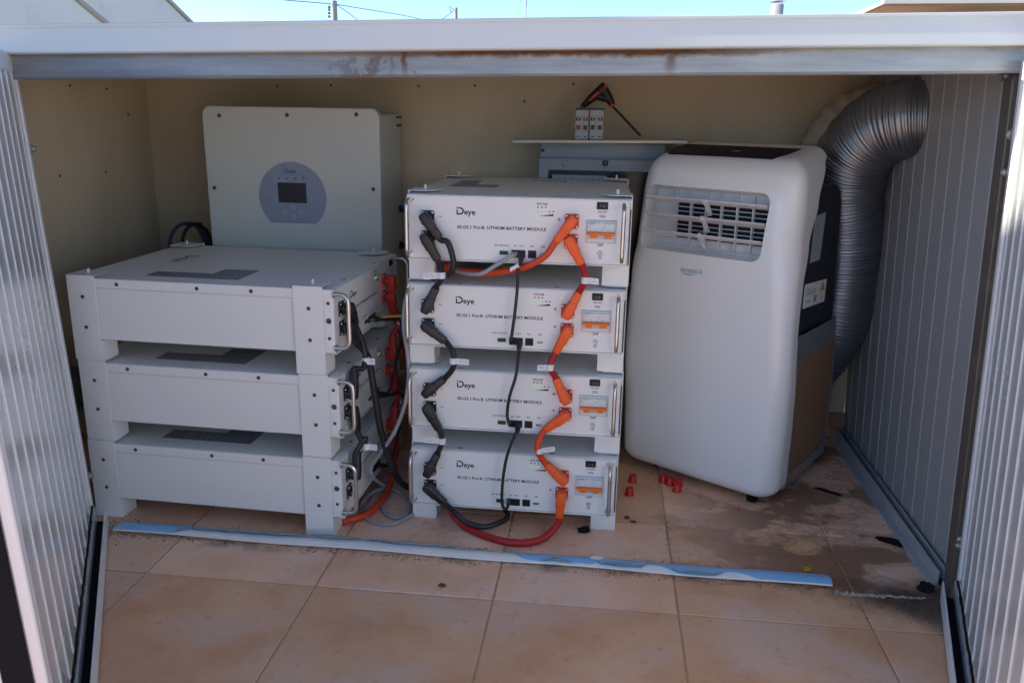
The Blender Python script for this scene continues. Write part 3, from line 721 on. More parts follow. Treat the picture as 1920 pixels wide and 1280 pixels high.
# ================================================================== CABLES
MC = Matrix.Translation(SCO) @ Matrix.Rotation(SCY, 4, 'Z'); ML = Matrix.Translation(SLO) @ Matrix.Rotation(SLY, 4, 'Z')
MCi, MLi = MC.inverted(), ML.inverted()
NC = MC.to_3x3() @ Vector((0, -1, 0))
def pc(px, py, off=.03):   # point in front of the central stack's panels, stack-local
    return MCi @ at_p(px, py, SCO+NC*off, NC)
def plug_mesh(d):
    """plug lying in the panel plane, pointing along d=(dx,dz) from the socket; origin at socket centre on the panel"""
    d = Vector((d[0], 0, d[1])).normalized(); w = Vector((0, 1, 0)).cross(d).normalized(); up = Vector((0, -1, 0))
    secs = [(-.0125, .0050, .0072), (-.0112, .0085, .0100), (-.0070, .0108, .0110), (.0, .0114, .0112), (.0215, .0114, .0112), (.0238, .0104, .0104), (.0240, .0092, .0094), (.0258, .0092, .0094), (.0260, .0099, .0099), (.0455, .0092, .0092), (.0475, .0084, .0084), (.0476, .0060, .0060)]
    b = MB(); n = 16; vs = []; c0 = up*.0185
    for s_, hw, ht in secs:
        for i in range(n):
            t = 2*math.pi*(i+.5)/n; ca, sa = math.cos(t), math.sin(t)
            ex_ = abs(ca)**.45*(1 if ca > 0 else -1); ey_ = abs(sa)**.45*(1 if sa > 0 else -1)
            vs.append(c0+d*s_+w*hw*.90*ex_+up*ht*ey_*.92)
    b.add(vs, [(i*n+k, i*n+(k+1) % n, (i+1)*n+(k+1) % n, (i+1)*n+k) for i in range(len(secs)-1) for k in range(n)], True)
    b.add(vs, [tuple(range(n)), tuple(range((len(secs)-1)*n, len(secs)*n))])
    b.cyl((0, -.0043, 0), (0, -.018, 0), .0108, n=14)
    return b, d
def flag(parent, p, q, r, m='label_paper', L=.032, H=.0125, txt=True, tilt=0.):
    """paper flag label: sleeve round the cable at p, flag along q (unit, in panel plane)"""
    p = Vector(p); q = Vector(q).normalized(); up = Vector((0, 0, 1)); nrm = q.cross(up).normalized()
    if nrm.y > 0: nrm = -nrm
    b = MB(); b.cyl(p-up*H*.5, p+up*H*.5, r*1.22, n=12)
    a = p+q*r*.8+nrm*r*.5; c = up*H*.5; e = q*L+nrm*.001
    vs = [a-c, a+e-c+up*tilt, a+e+c+up*tilt, a+c]; vs += [v-nrm*.0006 for v in vs]
    b.add(vs, [(0, 1, 2, 3), (7, 6, 5, 4), (0, 4, 5, 1), (1, 5, 6, 2), (2, 6, 7, 3), (3, 7, 4, 0)])
    o = b.build('paper_tag', m, parent)
    if txt:
        t = MB(); rr = random.Random(int(abs(p.x)*1e5))
        for i in range(2):
            for k in range(7):
                if rr.random() < .2: continue
                s0 = .25+k*.09; z_ = (-.05+.3*i-.1); 
                A = a+e*s0+up*(H*z_+tilt*s0)+nrm*.0003; Bv = e*.065; Cv = up*H*.11
                t.add([A, A+Bv, A+Bv+Cv, A+Cv], [(0, 1, 2, 3)])
        t.build('tag_print', 'ink_grey', o)
    return o
def sharp(o, a=32):
    try: o.data.set_sharp_from_angle(angle=math.radians(a))
    except Exception: pass
    return o
def power_cable(M, name, label, cat, grp, a, b, mid, plugm, cabm, r=.0062, fl=None, rot=0.):
    """a/b: (level, socket, (dx,dz)) or None; mid: list of local points between"""
    o = empty(name); o.matrix_world = M; tag(o, label, cat, grp)
    pts = []
    for e_i, e in enumerate((a, b)):
        if e is None: continue
        k, s_, d = e; x, z = SOCK[s_]; base = Vector((x, 0, z+k*PP))
        pb, dd = plug_mesh(d); pb.xform(lambda p: p+base); sharp(pb.build('plug', plugm, o))
        tip = [base+Vector((0, -.0185, 0))+dd*.040, base+Vector((0, -.0190, 0))+dd*.052]
        if e_i == 0: pts = tip+[Vector(m) for m in mid]
        else: pts = pts+tip[::-1] if pts else [Vector(m) for m in mid]+tip[::-1]
    MB().tube(spline(pts, 10), r, 12).build('cable', cabm, o)
    if fl: flag(o, *fl)
    return o
GB, GO, GD = 'black battery link cables', 'orange and red battery link cables', 'thin data cables'
# central stack, negative side
P1 = pc
power_cable(MC, 'power_cable', 'black power cable curling back from the upper black terminal of the top central module', 'cable', GB, (3, 'n1', (.60, -.80)), None,
    [P1(840, 455, .022), P1(850, 488, .022), P1(847, 510, .016), P1(833, 517, -.02), P1(808, 514, -.08), (.02, .16, 3*PP+.012)], 'black_plastic', 'cable_black')
power_cable(MC, 'power_cable', 'black link cable between the top and third modules of the central stack', 'cable', GB, (3, 'n2', (.5, -.86)), (2, 'n1', (.42, .9)),
    [P1(829, 518, .030)], 'black_plastic', 'cable_black', fl=(P1(828, 516, .03), (-1, 0, -.08), .0065))
power_cable(MC, 'power_cable', 'black link cable between the third and second modules of the central stack', 'cable', GB, (2, 'n2', (.8, -.6)), (1, 'n1', (.75, .66)),
    [P1(850, 663, .029), P1(850, 688, .029)], 'black_plastic', 'cable_black', fl=(P1(850, 676, .03), (1, 0, -.02), .0065, 'label_paper', .028))
power_cable(MC, 'power_cable', 'black link cable between the second and bottom modules of the central stack', 'cable', GB, (1, 'n2', (.5, -.86)), (0, 'n1', (.42, .9)),
    [P1(829, 826, .030)], 'black_plastic', 'cable_black', fl=(P1(829, 826, .03), (-1, 0, .03), .0065))
power_cable(MC, 'power_cable', 'black cable with paper tag sagging to the floor from the bottom central module', 'cable', GB, (0, 'n2', (.75, -.66)), None,
    [P1(856, 962, .035), P1(872, 977, .04), P1(905, 987, .04), P1(935, 980, .02), P1(952, 966, -.01), (.19, .06, .030), (.14, .2, .012)], 'black_plastic', 'cable_black', fl=None)
# central stack, positive side
power_cable(MC, 'power_cable', 'orange power cable running left under the top central module from its upper red terminal', 'cable', GO, (3, 'p1', (-.60, -.80)), None,
    [P1(1022, 480, .022), P1(990, 498, .016), P1(955, 507, .0), P1(910, 512, -.02), P1(865, 508, -.035), P1(830, 504, -.05), (.045, .06, 3*PP+.022), (.060, .20, 3*PP+.012)], 'orange_plastic', 'cable_orange', .0068)
power_cable(MC, 'power_cable', 'red link cable between the top and third modules of the central stack', 'cable', GO, (3, 'p2', (.50, -.87)), (2, 'p1', (.42, .9)),
    [P1(1098, 524, .031)], 'orange_plastic', 'cable_red', .0072, fl=(P1(1098, 525, .03), (1, 0, -.06), .0072, 'label_paper', .02))
power_cable(MC, 'power_cable', 'red link cable between the third and second modules of the central stack', 'cable', GO, (2, 'p2', (-.45, -.89)), (1, 'p1', (-.42, .9)),
    [P1(1031, 688, .030)], 'orange_plastic', 'cable_red', .0068, fl=(P1(1031, 688, .03), (-1, 0, -.08), .0068, 'label_paper', .02))
power_cable(MC, 'power_cable', 'orange link cable bowing left between the second and bottom modules of the central stack', 'cable', GO, (1, 'p2', (-.78, -.62)), (0, 'p1', (-.72, .70)),
    [P1(1010, 826, .030), P1(1009, 846, .030)], 'orange_plastic', 'cable_orange', .0070, fl=(P1(1011, 844, .03), (1, 0, .22), .0070, 'label_paper', .028, .011))
power_cable(MC, 'power_cable', 'thick red cable looping across the tiles from the bottom central module', 'cable', GO, (0, 'p2', (-.06, -1)), None,
    [P1(1043, 985, .035), MCi @ at_z(1020, 1008, .012), MCi @ at_z(985, 1017, .009), MCi @ at_z(945, 1014, .0085), MCi @ at_z(900, 1000, .0085), MCi @ at_z(868, 983, .012), MCi @ at_z(850, 966, .03), (.05, .08, .03), (-.01, .22, .012)], 'orange_plastic', 'cable_red', .0078)
def simple_cable(name, label, pts, m, r, grp=GD, M=None, plugs=()):
    o = empty(name)
    if M is not None: o.matrix_world = M
    else:
        p0 = Vector(pts[0]); o.location = p0; pts = [Vector(p)-p0 for p in pts]
    tag(o, label, 'cable', grp)
    MB().tube(spline(pts, 10), r, 10).build('cable', m, o)
    for (p, q, mm) in plugs:
        p, q = Vector(p), Vector(q); d = (q-p).normalized(); w = d.cross(Vector((0, 0, 1)) if abs(d.z) < .8 else Vector((1, 0, 0))).normalized(); u_ = d.cross(w)
        b = MB(); vs = []
        for t, hw in ((0, .0056), ((q-p).length*.6, .0054), ((q-p).length, .0034)):
            for a_, c_ in ((-1, -1), (1, -1), (1, 1), (-1, 1)): vs.append(p+d*t+w*hw*a_+u_*hw*.75*c_)
        b.add(vs, [(i*4+k, i*4+(k+1) % 4, (i+1)*4+(k+1) % 4, (i+1)*4+k) for i in range(2) for k in range(4)]+[(3, 2, 1, 0), (8, 9, 10, 11)]); b.build('connector', mm, o)
    return o
def port(k, i): return Vector((.2190+.0142*i, 0, .0625+k*PP))
a = port(3, 0)
simple_cable('data_cable', 'grey data cable curving left from the top module port', [a+Vector((0, -.012, 0)), P1(955, 482, .02), P1(930, 497, .018), P1(905, 512, .010), P1(885, 514, 0), P1(860, 509, -.03), (.04, .10, 3*PP+.02)], 'cable_grey', .0042, M=MC, plugs=[(a+Vector((.001, 0, 0)), a+Vector((-.004, -.020, -.001)), 'cable_grey')])
def data_link(ka, kb, mids, label, flagp=None):
    a, b_ = port(ka, 1), port(kb, 0)
    o = simple_cable('data_cable', label, [a+Vector((0, -.012, -.002)), a+Vector((0, -.022, -.010))]+mids+[b_+Vector((-.002, -.022, .006)), b_+Vector((0, -.012, 0))], 'cable_black', .0033, M=MC,
        plugs=[(a, a+Vector((0, -.020, -.012)), 'black_plastic'), (b_, b_+Vector((-.003, -.020, .008)), 'black_plastic')])
    if flagp: flag(o, *flagp)
    return o
data_link(3, 2, [P1(972, 505, .02), P1(970, 540, .022), P1(966, 580, .024), P1(961, 618, .022)], 'black data cable with white tag between the top and third modules', (P1(972, 497, .02), (-1, 0, -.6), .0036, 'label_paper', .016, .008, False))
data_link(2, 1, [P1(972, 668, .02), P1(967, 705, .024), P1(955, 745, .026), P1(951, 778, .022)], 'black data cable hanging between the third and second modules')
o = data_link(1, 0, [P1(967, 812, .022), P1(952, 850, .026), P1(944, 890, .028), P1(941, 930, .028), P1(943, 949, .026), P1(950, 953, .024)], 'black data cable hanging between the second and bottom modules')
# grey cable down the gap and coiled on the floor
gp = [at_y(769, 540, 1.72), at_y(759, 570, 1.69), at_y(757, 615, 1.68), at_y(764, 660, 1.67), at_y(766, 710, 1.66), at_y(758, 762, 1.65), at_y(738, 812, 1.66), at_y(712, 850, 1.68), at_y(697, 872, 1.69), at_y(698, 892, 1.69)]
gp += [at_z(722, 910, .02), at_z(748, 922, .006), at_z(768, 942, .005), at_z(762, 962, .005), at_z(742, 970, .005), at_z(722, 960, .005), at_z(716, 940, .006), at_z(722, 916, .012), at_z(732, 912, .014), at_z(700, 922, .012), at_z(678, 944, .006), at_z(682, 966, .005), at_z(705, 980, .005), at_z(735, 982, .005), at_z(762, 970, .005), at_z(790, 955, .005), at_z(815, 935, .005)]
simple_cable('data_cable', 'long grey cable hanging between the two stacks and coiled on the tiles', gp, 'cable_grey', .0044)
# ------------------------------------------------------------------ left stack cables (local: x back into the enclosure, -y towards the right)
power_cable(ML, 'power_cable', 'black link cable between the top and middle modules of the left stack', 'cable', GB, (2, 'n1', (.55, -.84)), (1, 'n1', (.2, .98)),
    [(.082, -.032, 2*PP+.035), (.070, -.034, 2*PP-.002)], 'black_plastic', 'cable_black', fl=((.078, -.036, 2*PP+.010), (0, -1, 0), .0065, 'label_paper', .016, .014))
power_cable(ML, 'power_cable', 'black link cable between the middle and bottom modules of the left stack', 'cable', GB, (1, 'n2', (.30, -.95)), (0, 'n1', (.2, .98)),
    [(.062, -.030, 1*PP+.01), (.062, -.034, 0*PP+.205)], 'black_plastic', 'cable_black', fl=((.063, -.036, 1*PP+.005), (0, -1, 0), .0065, 'label_paper', .020, .014))
power_cable(ML, 'power_cable', 'long black cable sagging from the top left module down to the floor', 'cable', GB, (2, 'n2', (.60, -.80)), None,
    [(.098, -.034, 2*PP+.01), (.105, -.045, PP+.10), (.115, -.055, PP+.01), (.14, -.075, .09), (.19, -.095, .035), (.24, -.14, .014), (.27, -.22, .010), (.28, -.34, .010)], 'black_plastic', 'cable_black', .0075)
power_cable(ML, 'power_cable', 'red link cable between the top and middle modules of the left stack', 'cable', GO, (2, 'p1', (.05, -1)), (1, 'p1', (.08, 1)),
    [(.342, -.030, 2*PP+.03), (.345, -.034, PP+.205)], 'plug_red', 'cable_red', .0070, fl=((.343, -.034, 2*PP+.03), (0, -1, -.2), .0072, 'label_paper', .016, .012))
power_cable(ML, 'power_cable', 'red link cable between the middle and bottom modules of the left stack', 'cable', GO, (1, 'p2', (.10, -1)), (0, 'p1', (.08, 1)),
    [(.345, -.030, PP+.005), (.347, -.034, .20)], 'plug_red', 'cable_red', .0070, fl=((.346, -.034, PP+.01), (-.5, -1, -.1), .0072, 'label_paper', .018, .012))
power_cable(ML, 'power_cable', 'red cable dropping to the floor behind the left stack links', 'cable', GO, (2, 'p2', (.25, -.97)), None,
    [(.352, -.034, 2*PP+.00), (.365, -.045, PP+.08), (.372, -.055, PP*.6), (.35, -.07, .04), (.30, -.085, .012)], 'plug_red', 'cable_red', .0070)
power_cable(ML, 'power_cable', 'orange red cable running along the tiles from the bottom left module', 'cable', GO, (0, 'p2', (-.3, -.95)), None,
    [(.27, -.030, .030), (.20, -.034, .012), (.13, -.030, .009), (.085, -.015, .009), (.05, .02, .009)], 'plug_red', 'cable_orange', .0078)
a = port(2, 1)
simple_cable('data_cable', 'yellow data cable leaving the port of the top left module', [a+Vector((0, -.012, 0)), a+Vector((.01, -.04, .004)), a+Vector((.04, -.09, .0)), a+Vector((.09, -.14, -.012)), a+Vector((.14, -.17, -.03))], 'cable_yellow', .0035, M=ML, plugs=[(a, a+Vector((.002, -.022, .001)), 'black_plastic')])
a = port(1, 1)
simple_cable('data_cable', 'thin yellow cable crossing the gap at the middle left module', [Vector((.36, -.05, PP+.045)), Vector((.40, -.10, PP+.055)), Vector((.44, -.16, PP+.062))], 'cable_yellow', .003, M=ML)
for k in (2, 1):
    a, b_ = port(k, 0), port(k-1, 1)
    simple_cable('data_cable', ['black data cable between the middle and bottom left modules', 'black data cable between the top and middle left modules'][k-1], [a+Vector((0, -.012, 0)), a+Vector((.03, -.035, -.005)), a+Vector((.085, -.045, -.02)), a+Vector((.105, -.042, -.07)), a+Vector((.07, -.038, -.12)), b_+Vector((.02, -.03, .004)), b_+Vector((0, -.012, 0))], 'cable_black', .0036, M=ML,
        plugs=[(a, a+Vector((.010, -.022, -.001)), 'black_plastic'), (b_, b_+Vector((.012, -.022, .001)), 'black_plastic')])

# ================================================================== INVERTER
IX0, IX1, IY, IZ0, IZ1 = -1.008, -.556, 2.045, .235, .8850
inv = empty('hybrid_inverter', ((IX0+IX1)/2, IY, IZ0)); tag(inv, 'large cream wall inverter with round corners and round grey display panel', 'inverter')
def ip(b, n, m, par=None):
    b.xform(lambda p: p-Vector(((IX0+IX1)/2, IY, IZ0))); return b.build(n, m, par or inv)
bm_ = MB().prism(round_rect(IX0, IX1, IZ0, IZ1, .022, 6), IY, IY+.030)
fc = ip(bm_, 'front_cover', 'inverter_paint'); md = fc.modifiers.new('b', 'BEVEL'); md.width = .004; md.segments = 3; md.limit_method = 'ANGLE'; md.angle_limit = math.radians(60)
ip(MB().box(IX0+.008, IX1-.006, IY+.0302, 2.285, IZ0+.012, IZ1-.014, .004), 'body', 'inverter_paint')
ip(MB().box(IX0+.05, IX1-.05, 2.2851, YB-.0005, IZ0+.05, IZ1-.05), 'wall_bracket', 'screw_dark')
ip(MB().box(IX1-.0058, IX1-.004, IY+.035, IY+.14, IZ0+.02, IZ1-.05), 'side_seam', 'inverter_paint')
for px, py in ((411, 217), (538, 216), (668, 215), (402, 352), (700, 355)):
    P = at_y(px, py, IY); b = MB(); b.lathe(P, (0, -1, 0), [(0, .0052), (.0015, .0048), (.0017, .003), (.0005, .0026), (.0005, 0)], 12); ip(b, 'screw', 'screw_dark')
c_ = at_y(549, 370, IY); R_ = at_y(612, 370, IY).x-c_.x; zb = at_y(549, 420, IY).z
pl = [(c_.x+R_*math.cos(math.radians(a)), c_.z+R_*math.sin(math.radians(a))) for a in range(0, 360, 6)]
pl = [(x, z) for x, z in pl if z >= zb-.0005]
ys = IY-.0018
srt = sorted([(math.atan2(z-c_.z, x-c_.x) % (2*math.pi), x, z) for x, z in pl])
st_i = next((i for i, s_ in enumerate(srt) if s_[0] > math.radians(270)), 0); srt = srt[st_i:]+srt[:st_i]
dpn = ip(MB().prism([(x, z) for _, x, z in srt], ys, IY+.001), 'display_panel', 'display_panel')
A = at_y(521, 342, IY); Bq = at_y(576, 381, IY)
sc_ = ip(MB().box(A.x, Bq.x, ys-.0008, ys+.0003, Bq.z, A.z), 'screen', 'screen_glass', dpn)
for o_ in (dpn, sc_): pass
sc_.location = (0, 0, 0)
for px in (523, 538.5, 554, 569.5):
    P = at_y(px, 334.5, IY); ip(MB().prism(disc_poly(P.x, P.z, .0022, 10), ys-.0006, ys+.0003), 'indicator', 'ink_black', dpn)
for px, py in ((551, 388), (536, 397), (566, 397), (552, 406)):
    P = at_y(px, py, IY); ip(MB().prism(round_rect(P.x-.0062, P.x+.0062, P.z-.006, P.z+.006, .0025, 3), ys-.003, ys+.0003), 'button', 'label_blue_grey', dpn)
P = at_y(535, 325, IY); t = text('Deye', .0165, 'ink_blue', dpn, P.x-(IX0+IX1)/2, ys-IY-.0004, P.z-IZ0, bold=.02, fit=at_y(555, 325, IY).x-P.x)
for px, py, py2 in ((757, 218, 224), (757, 233, 240)):
    P = at_y(px-4, py, 2.27); ip(MB().box(IX1-.0055, IX1-.001, 2.24, 2.275, P.z-.006, P.z), 'vent_slot', 'ink_black')
for z in (.62, .52):
    b = MB(); b.lathe((IX1-.006, 2.255, z), (1, 0, 0), [(0, .011), (.006, .011), (.006, .008), (.020, .008), (.020, 0)], 14); ip(b, 'cable_gland', 'black_plastic')
# wires below the inverter, behind the left stack
wpts = lambda L_: [at_y(x, y, Y) for x, y, Y in L_]
simple_cable('wall_cable', 'dark blue cable looping behind the left stack beside the inverter', wpts([(318, 470, 2.12), (320, 445, 2.13), (333, 425, 2.15), (352, 419, 2.17), (368, 424, 2.19), (385, 445, 2.2), (390, 480, 2.2)]), 'cable_blue', .0048, 'wires behind the left stack')
simple_cable('wall_cable', 'black cable looping behind the left stack beside the inverter', wpts([(341, 470, 2.10), (343, 445, 2.12), (352, 427, 2.14), (366, 420, 2.16), (378, 424, 2.18), (392, 440, 2.2), (398, 480, 2.2)]), 'cable_black', .0048, 'wires behind the left stack')
simple_cable('sleeved_hose', 'grey braided hose end beside the inverter behind the left stack', wpts([(372, 420, 2.20), (380, 436, 2.21), (388, 455, 2.22), (392, 490, 2.23)]), 'rubber_rope', .010, 'wires behind the left stack')
simple_cable('rope_coil', 'grey rope end hanging beside the left stack by the door', [at_x(138, 690, -1.22), at_x(143, 735, -1.20), at_x(146, 755, -1.19), at_x(140, 765, -1.2), at_x(133, 750, -1.22)], 'rubber_rope', .012, 'wires behind the left stack')

# ================================================================== DISTRIBUTION BOX, SHELF, LOOSE BREAKERS, HEX KEY
DX0, DX1, DY, DZ1 = -.178, .150, 2.205, .812
db = empty('distribution_box', (0, DY, .40)); tag(db, 'grey distribution box on the back wall half hidden behind the air conditioner', 'electrical box')
def dp(b, n, m, par=None): b.xform(lambda p: p-Vector((0, DY, .40))); return b.build(n, m, par or db)
dp(MB().box(DX0, DX1, DY+.028, YB-.0005, .40, DZ1-.002, .004), 'housing', 'box_grey')
zl = at_y(1100, 297, DY).z
dp(MB().box(DX0-.001, DX1+.001, DY, DY+.0275, .41, zl, .004), 'cover', 'box_grey')
P = at_y(1018, 282, DY+.028); dp(MB().cyl((P.x, DY+.0262, P.z), (P.x, DY+.0285, P.z), .0045, n=12), 'knockout_hole', 'ink_black')
for px, py in ((1058, 306), (1213, 306)):
    P = at_y(px, py, DY); b = MB(); b.lathe((P.x, DY, P.z), (0, -1, 0), [(-.001, .0085), (.001, .0085), (.0025, .0072), (.0025, .004), (.001, 0)], 18); dp(b, 'cover_screw', 'box_grey')
P = at_y(1135, 306, DY); b = MB(); b.lathe((P.x, DY, P.z), (0, -1, 0), [(-.001, .008), (.002, .008), (.004, .003), (.004, 0)], 16); b.box(P.x-.001, P.x+.001, DY-.0045, DY-.003, P.z-.007, P.z+.007); dp(b, 'cover_latch', 'screw_dark')
P = at_y(1188, 306, DY); dp(MB().box(P.x-.014, P.x+.014, DY-.0012, DY+.001, P.z-.005, P.z+.005, .0005), 'name_plate', 'grey_plastic')
w0 = at_y(1028, 318, DY); dp(MB().prism(round_rect(w0.x, DX1-.012, .45, w0.z, .006, 4), DY-.003, DY+.001), 'window', 'smoked_window')
w1 = w0.x+.008
for i in range(8):
    x = w1+.003+i*.0178; zt = w0.z-.012
    bb = dp(MB().box(x, x+.017, DY-.0045, DY-.0031, zt-.045, zt, .0006), 'row_breaker', 'breaker_grey'); 
    dp(MB().box(x+.004, x+.013, DY-.008, DY-.0046, zt-.030, zt-.012, .001), 'toggle', 'black_plastic', bb)
sh_z = at_y(1100, 258, 2.17).z
shelf = MB().box(-.118, .118, -.085, .085, 0, .0072, .0008).xform(lambda p: Vector((p.x*(at_y(1290, 262, 2.12).x-at_y(960, 264, 2.12).x)/.236, p.y, p.z))).build('shelf', 'shelf_cream')
xm = (at_y(1290, 262, 2.12).x+at_y(960, 264, 2.12).x)/2; zs = at_y(960, 267, 2.12).z+.002
shelf.location = (xm, 2.205, zs); shelf.rotation_euler = (0, -.016, 0); tag(shelf, 'thin cream shelf board above the distribution box', 'shelf')
SZ = lambda x: zs+.0074+.016*(x-xm)
def loose_breaker(x, col2, label):
    w = .0352; o = empty('circuit_breaker', (x, 2.165, SZ(x)+.0006)); tag(o, label, 'breaker', 'loose breakers on the shelf')
    b = MB().box(-w/2+.0012, w/2-.0012, -.018, .045, 0, .076, .001); b.box(-w/2+.0012, w/2-.0012, -.026, -.0181, .020, .056, .001); b.build('body', 'breaker_grey', o)
    MB().box(-w/2+.0008, w/2-.0008, -.0184, .02, .0705, .0767).build('top_band', 'cable_blue', o)
    for i, sx in enumerate((-.0088, .0088)):
        MB().box(sx-.0058, sx+.0058, -.0268, -.0262, .0455, .0525).build('terminal_print', 'ink_black', o)
        MB().box(sx-.0018, sx+.0018, -.0272, -.0266, .047, .0508).build('terminal_mark', 'breaker_grey', o)
        MB().box(sx-.0042, sx+.0042, -.034, -.0262, .024, .0345, .001).build('toggle', col2[i], o)
        MB().box(sx-.003, sx+.003, -.0188, -.0182, .006, .0085).build('rating_print', 'ink_black', o)
        b = MB(); b.lathe((sx, -.0261, .0395), (0, -1, 0), [(0, .0014), (.0006, .0012), (.0006, 0)], 8); b.build('indicator', 'label_paper', o)
    return o
xb1 = at_y(1091, 235, 2.145).x; xb2 = at_y(1118.5, 235, 2.145).x
loose_breaker(xb1, ('cable_red', 'black_plastic'), 'small grey breaker with red and black toggles on the shelf')
loose_breaker(xb2, ('black_plastic', 'black_plastic'), 'small grey breaker with two black toggles on the shelf')
hk = empty('hex_key', at_y(1135, 160, 2.235)); tag(hk, 'black and orange T-handle hex key leaning on the breakers against the wall', 'hex key')
HY = 2.235
def hp(b, n, m, par=None): b.xform(lambda p: p-at_y(1135, 160, HY)); return b.build(n, m, par or hk)
H0, H1, H2, H3, H4 = [at_y(x, y, HY) for x, y in ((1136, 161), (1092, 200), (1148, 197), (1201, 255), (1082, 207))]
def blade(p, q, r0, r1, th, n=8):
    d = (q-p).normalized(); w = Vector((0, 1, 0)).cross(d).normalized(); b = MB(); vs = []
    for k in range(n+1):
        t = k/n; c = p.lerp(q, t); r = r0+(r1-r0)*t+.002*math.sin(t*math.pi)
        for i in range(10): a = 2*math.pi*i/10; vs.append(c+w*r*math.cos(a)+Vector((0, 1, 0))*th*math.sin(a))
    b.add(vs, [(i*10+k, i*10+(k+1) % 10, (i+1)*10+(k+1) % 10, (i+1)*10+k) for i in range(n) for k in range(10)], True); b.add(vs, [tuple(range(10)), tuple(range(n*10, n*10+10))]); return b
g = blade(H0, H1, .0125, .0065, .0075); g2 = blade(H0.lerp(H1, .12), H2, .011, .0080, .0072); g.add(g2.v, g2.f, True)
g3 = blade(H0.lerp(H1, .45), H0.lerp(H2, .75), .009, .006, .0068); g.add(g3.v, g3.f, True)
hnd = hp(g, 'handle', 'black_tool')
hp(blade(H0.lerp(H1, .30), H0.lerp(H1, .72), .0048, .0048, .0086), 'grip_inlay', 'tool_orange', hnd)
dH = (H2-H0).normalized(); hp(MB().cyl(H2-dH*.002, H2+dH*.004, .0080, n=12), 'collar', 'tool_orange', hnd)
dG = (H1-H0).normalized(); hp(MB().cyl(H1-dG*.002, H1+dG*.004, .0062, n=12), 'collar', 'tool_orange', hnd)
b = MB(); b.lathe(H0+Vector((0, -.0075, -.001)), (0, -1, 0), [(0, .005), (.0008, .005), (.0008, .003), (0, .0028)], 14); hp(b, 'hanging_eye', 'tool_orange', hnd)
hp(MB().cyl(H2+dH*.004, H3, .0036, n=6, smooth=False), 'long_shaft', 'tool_steel')
hp(MB().cyl(H1+dG*.004, H4, .0030, n=6, smooth=False), 'short_shaft', 'tool_steel')

# ================================================================== PORTABLE AIR CONDITIONER
AYAW = math.radians(-34); AW = .41
ac = empty('portable_air_conditioner', (.060, 2.022, 0), AYAW); tag(ac, 'white portable air conditioner with louvred outlet and cardboard patch on its side', 'air conditioner')
def lerp_tab(tab, z):
    if z <= tab[0][0]: return tab[0][1]
    for (a0, v0), (a1, v1) in zip(tab, tab[1:]):
        if z <= a1: t = (z-a0)/(a1-a0); t = t*t*(3-2*t); return v0+(v1-v0)*t
    return tab[-1][1]
ETAB = [(.03, .088), (.12, .082), (.40, .056), (.52, .062), (.61, .086), (.70, .124), (.76, .168), (.785, .195)]
FTAB = [(.03, .004), (.12, 0), (.50, 0), (.62, .006), (.70, .015), (.785, .030)]
WTAB = [(.03, .004), (.30, .010), (.50, .003), (.68, -.006), (.785, -.014)]
ZT, ZBm = .787, .019
def shell_pt(x, v, z):
    e = lerp_tab(ETAB, min(z, .785)); y = v*e; r = min(.050, e*.62); rt = .034+.030*(1 if z > .5 else 0)*(abs(x-AW/2)/(AW/2))**3*min(1, v*1.6)
    cx = min(max(x, r), AW-r); cy = max(y, r); cz = min(max(z, ZBm+rt), ZT-rt)
    d = Vector(((x-cx)/r, (y-cy)/r, (z-cz)/rt)); L = d.length
    if L > 1e-9 and (abs(d.x) > 1e-6)+(abs(d.y) > 1e-6)+(abs(d.z) > 1e-6) > 1: d = d/L*max(abs(d.x), abs(d.y), abs(d.z), 1 if L >= 1 else 0)
    if L > 1: d = d.normalized()
    p = Vector((cx+d.x*r, cy+d.y*r, cz+d.z*rt))
    p.x += (p.x-AW/2)/(AW/2)*lerp_tab(WTAB, p.z)
    w = max(0, min(1, (p.z-.66)/.10)); w = w*w*(3-2*w)
    p.y += lerp_tab(FTAB, p.z)*(1-min(1, v*1.)) - .005*(1-((p.x-AW/2)/(AW/2))**2)*(1-v)
    p.z += .185*max(0, p.y-.02)*w
    return p
def shell():
    NX, NY, NZ = 44, 14, 78; b = MB(); R = lambda k, n: k/n
    def grid(fn, n1, n2):
        vs = [fn(i/n1, j/n2) for i in range(n1+1) for j in range(n2+1)]
        b.add(vs, [(i*(n2+1)+j, (i+1)*(n2+1)+j, (i+1)*(n2+1)+j+1, i*(n2+1)+j+1) for i in range(n1) for j in range(n2)], True)
    H = lambda t: ZBm+(ZT-ZBm)*t
    grid(lambda u, t: shell_pt(AW*u, 0, H(t)), NX, NZ); grid(lambda u, t: shell_pt(AW*u, 1, H(t)), NX, NZ)
    grid(lambda v, t: shell_pt(0, v, H(t)), NY, NZ); grid(lambda v, t: shell_pt(AW, v, H(t)), NY, NZ)
    grid(lambda u, v: shell_pt(AW*u, v, ZBm), NX, NY); grid(lambda u, v: shell_pt(AW*u, v, ZT), NX, NY)
    me = b.mesh('front_shell', 'ac_white')
    bm = bmesh.new(); bm.from_mesh(me); bmesh.ops.remove_doubles(bm, verts=bm.verts, dist=1e-5); bmesh.ops.recalc_face_normals(bm, faces=bm.faces); bm.to_mesh(me); bm.free()
    return me
sh_o = obj('front_shell', shell(), ac)
GX0, GX1, GZ0, GZ1 = .030, .338, .575, .724
ct = MB().prism([(x+(z-.65)*.05, z) for x, z in round_rect(GX0, GX1, GZ0, GZ1, .022, 6)], -.06, .062); cto = ct.build('cutter', 'ac_louvre')
cto.parent = ac
bpy.context.view_layer.update()
md = sh_o.modifiers.new('cut', 'BOOLEAN'); md.operation = 'DIFFERENCE'; md.object = cto; md.solver = 'EXACT'
dg = bpy.context.evaluated_depsgraph_get(); dg.update()
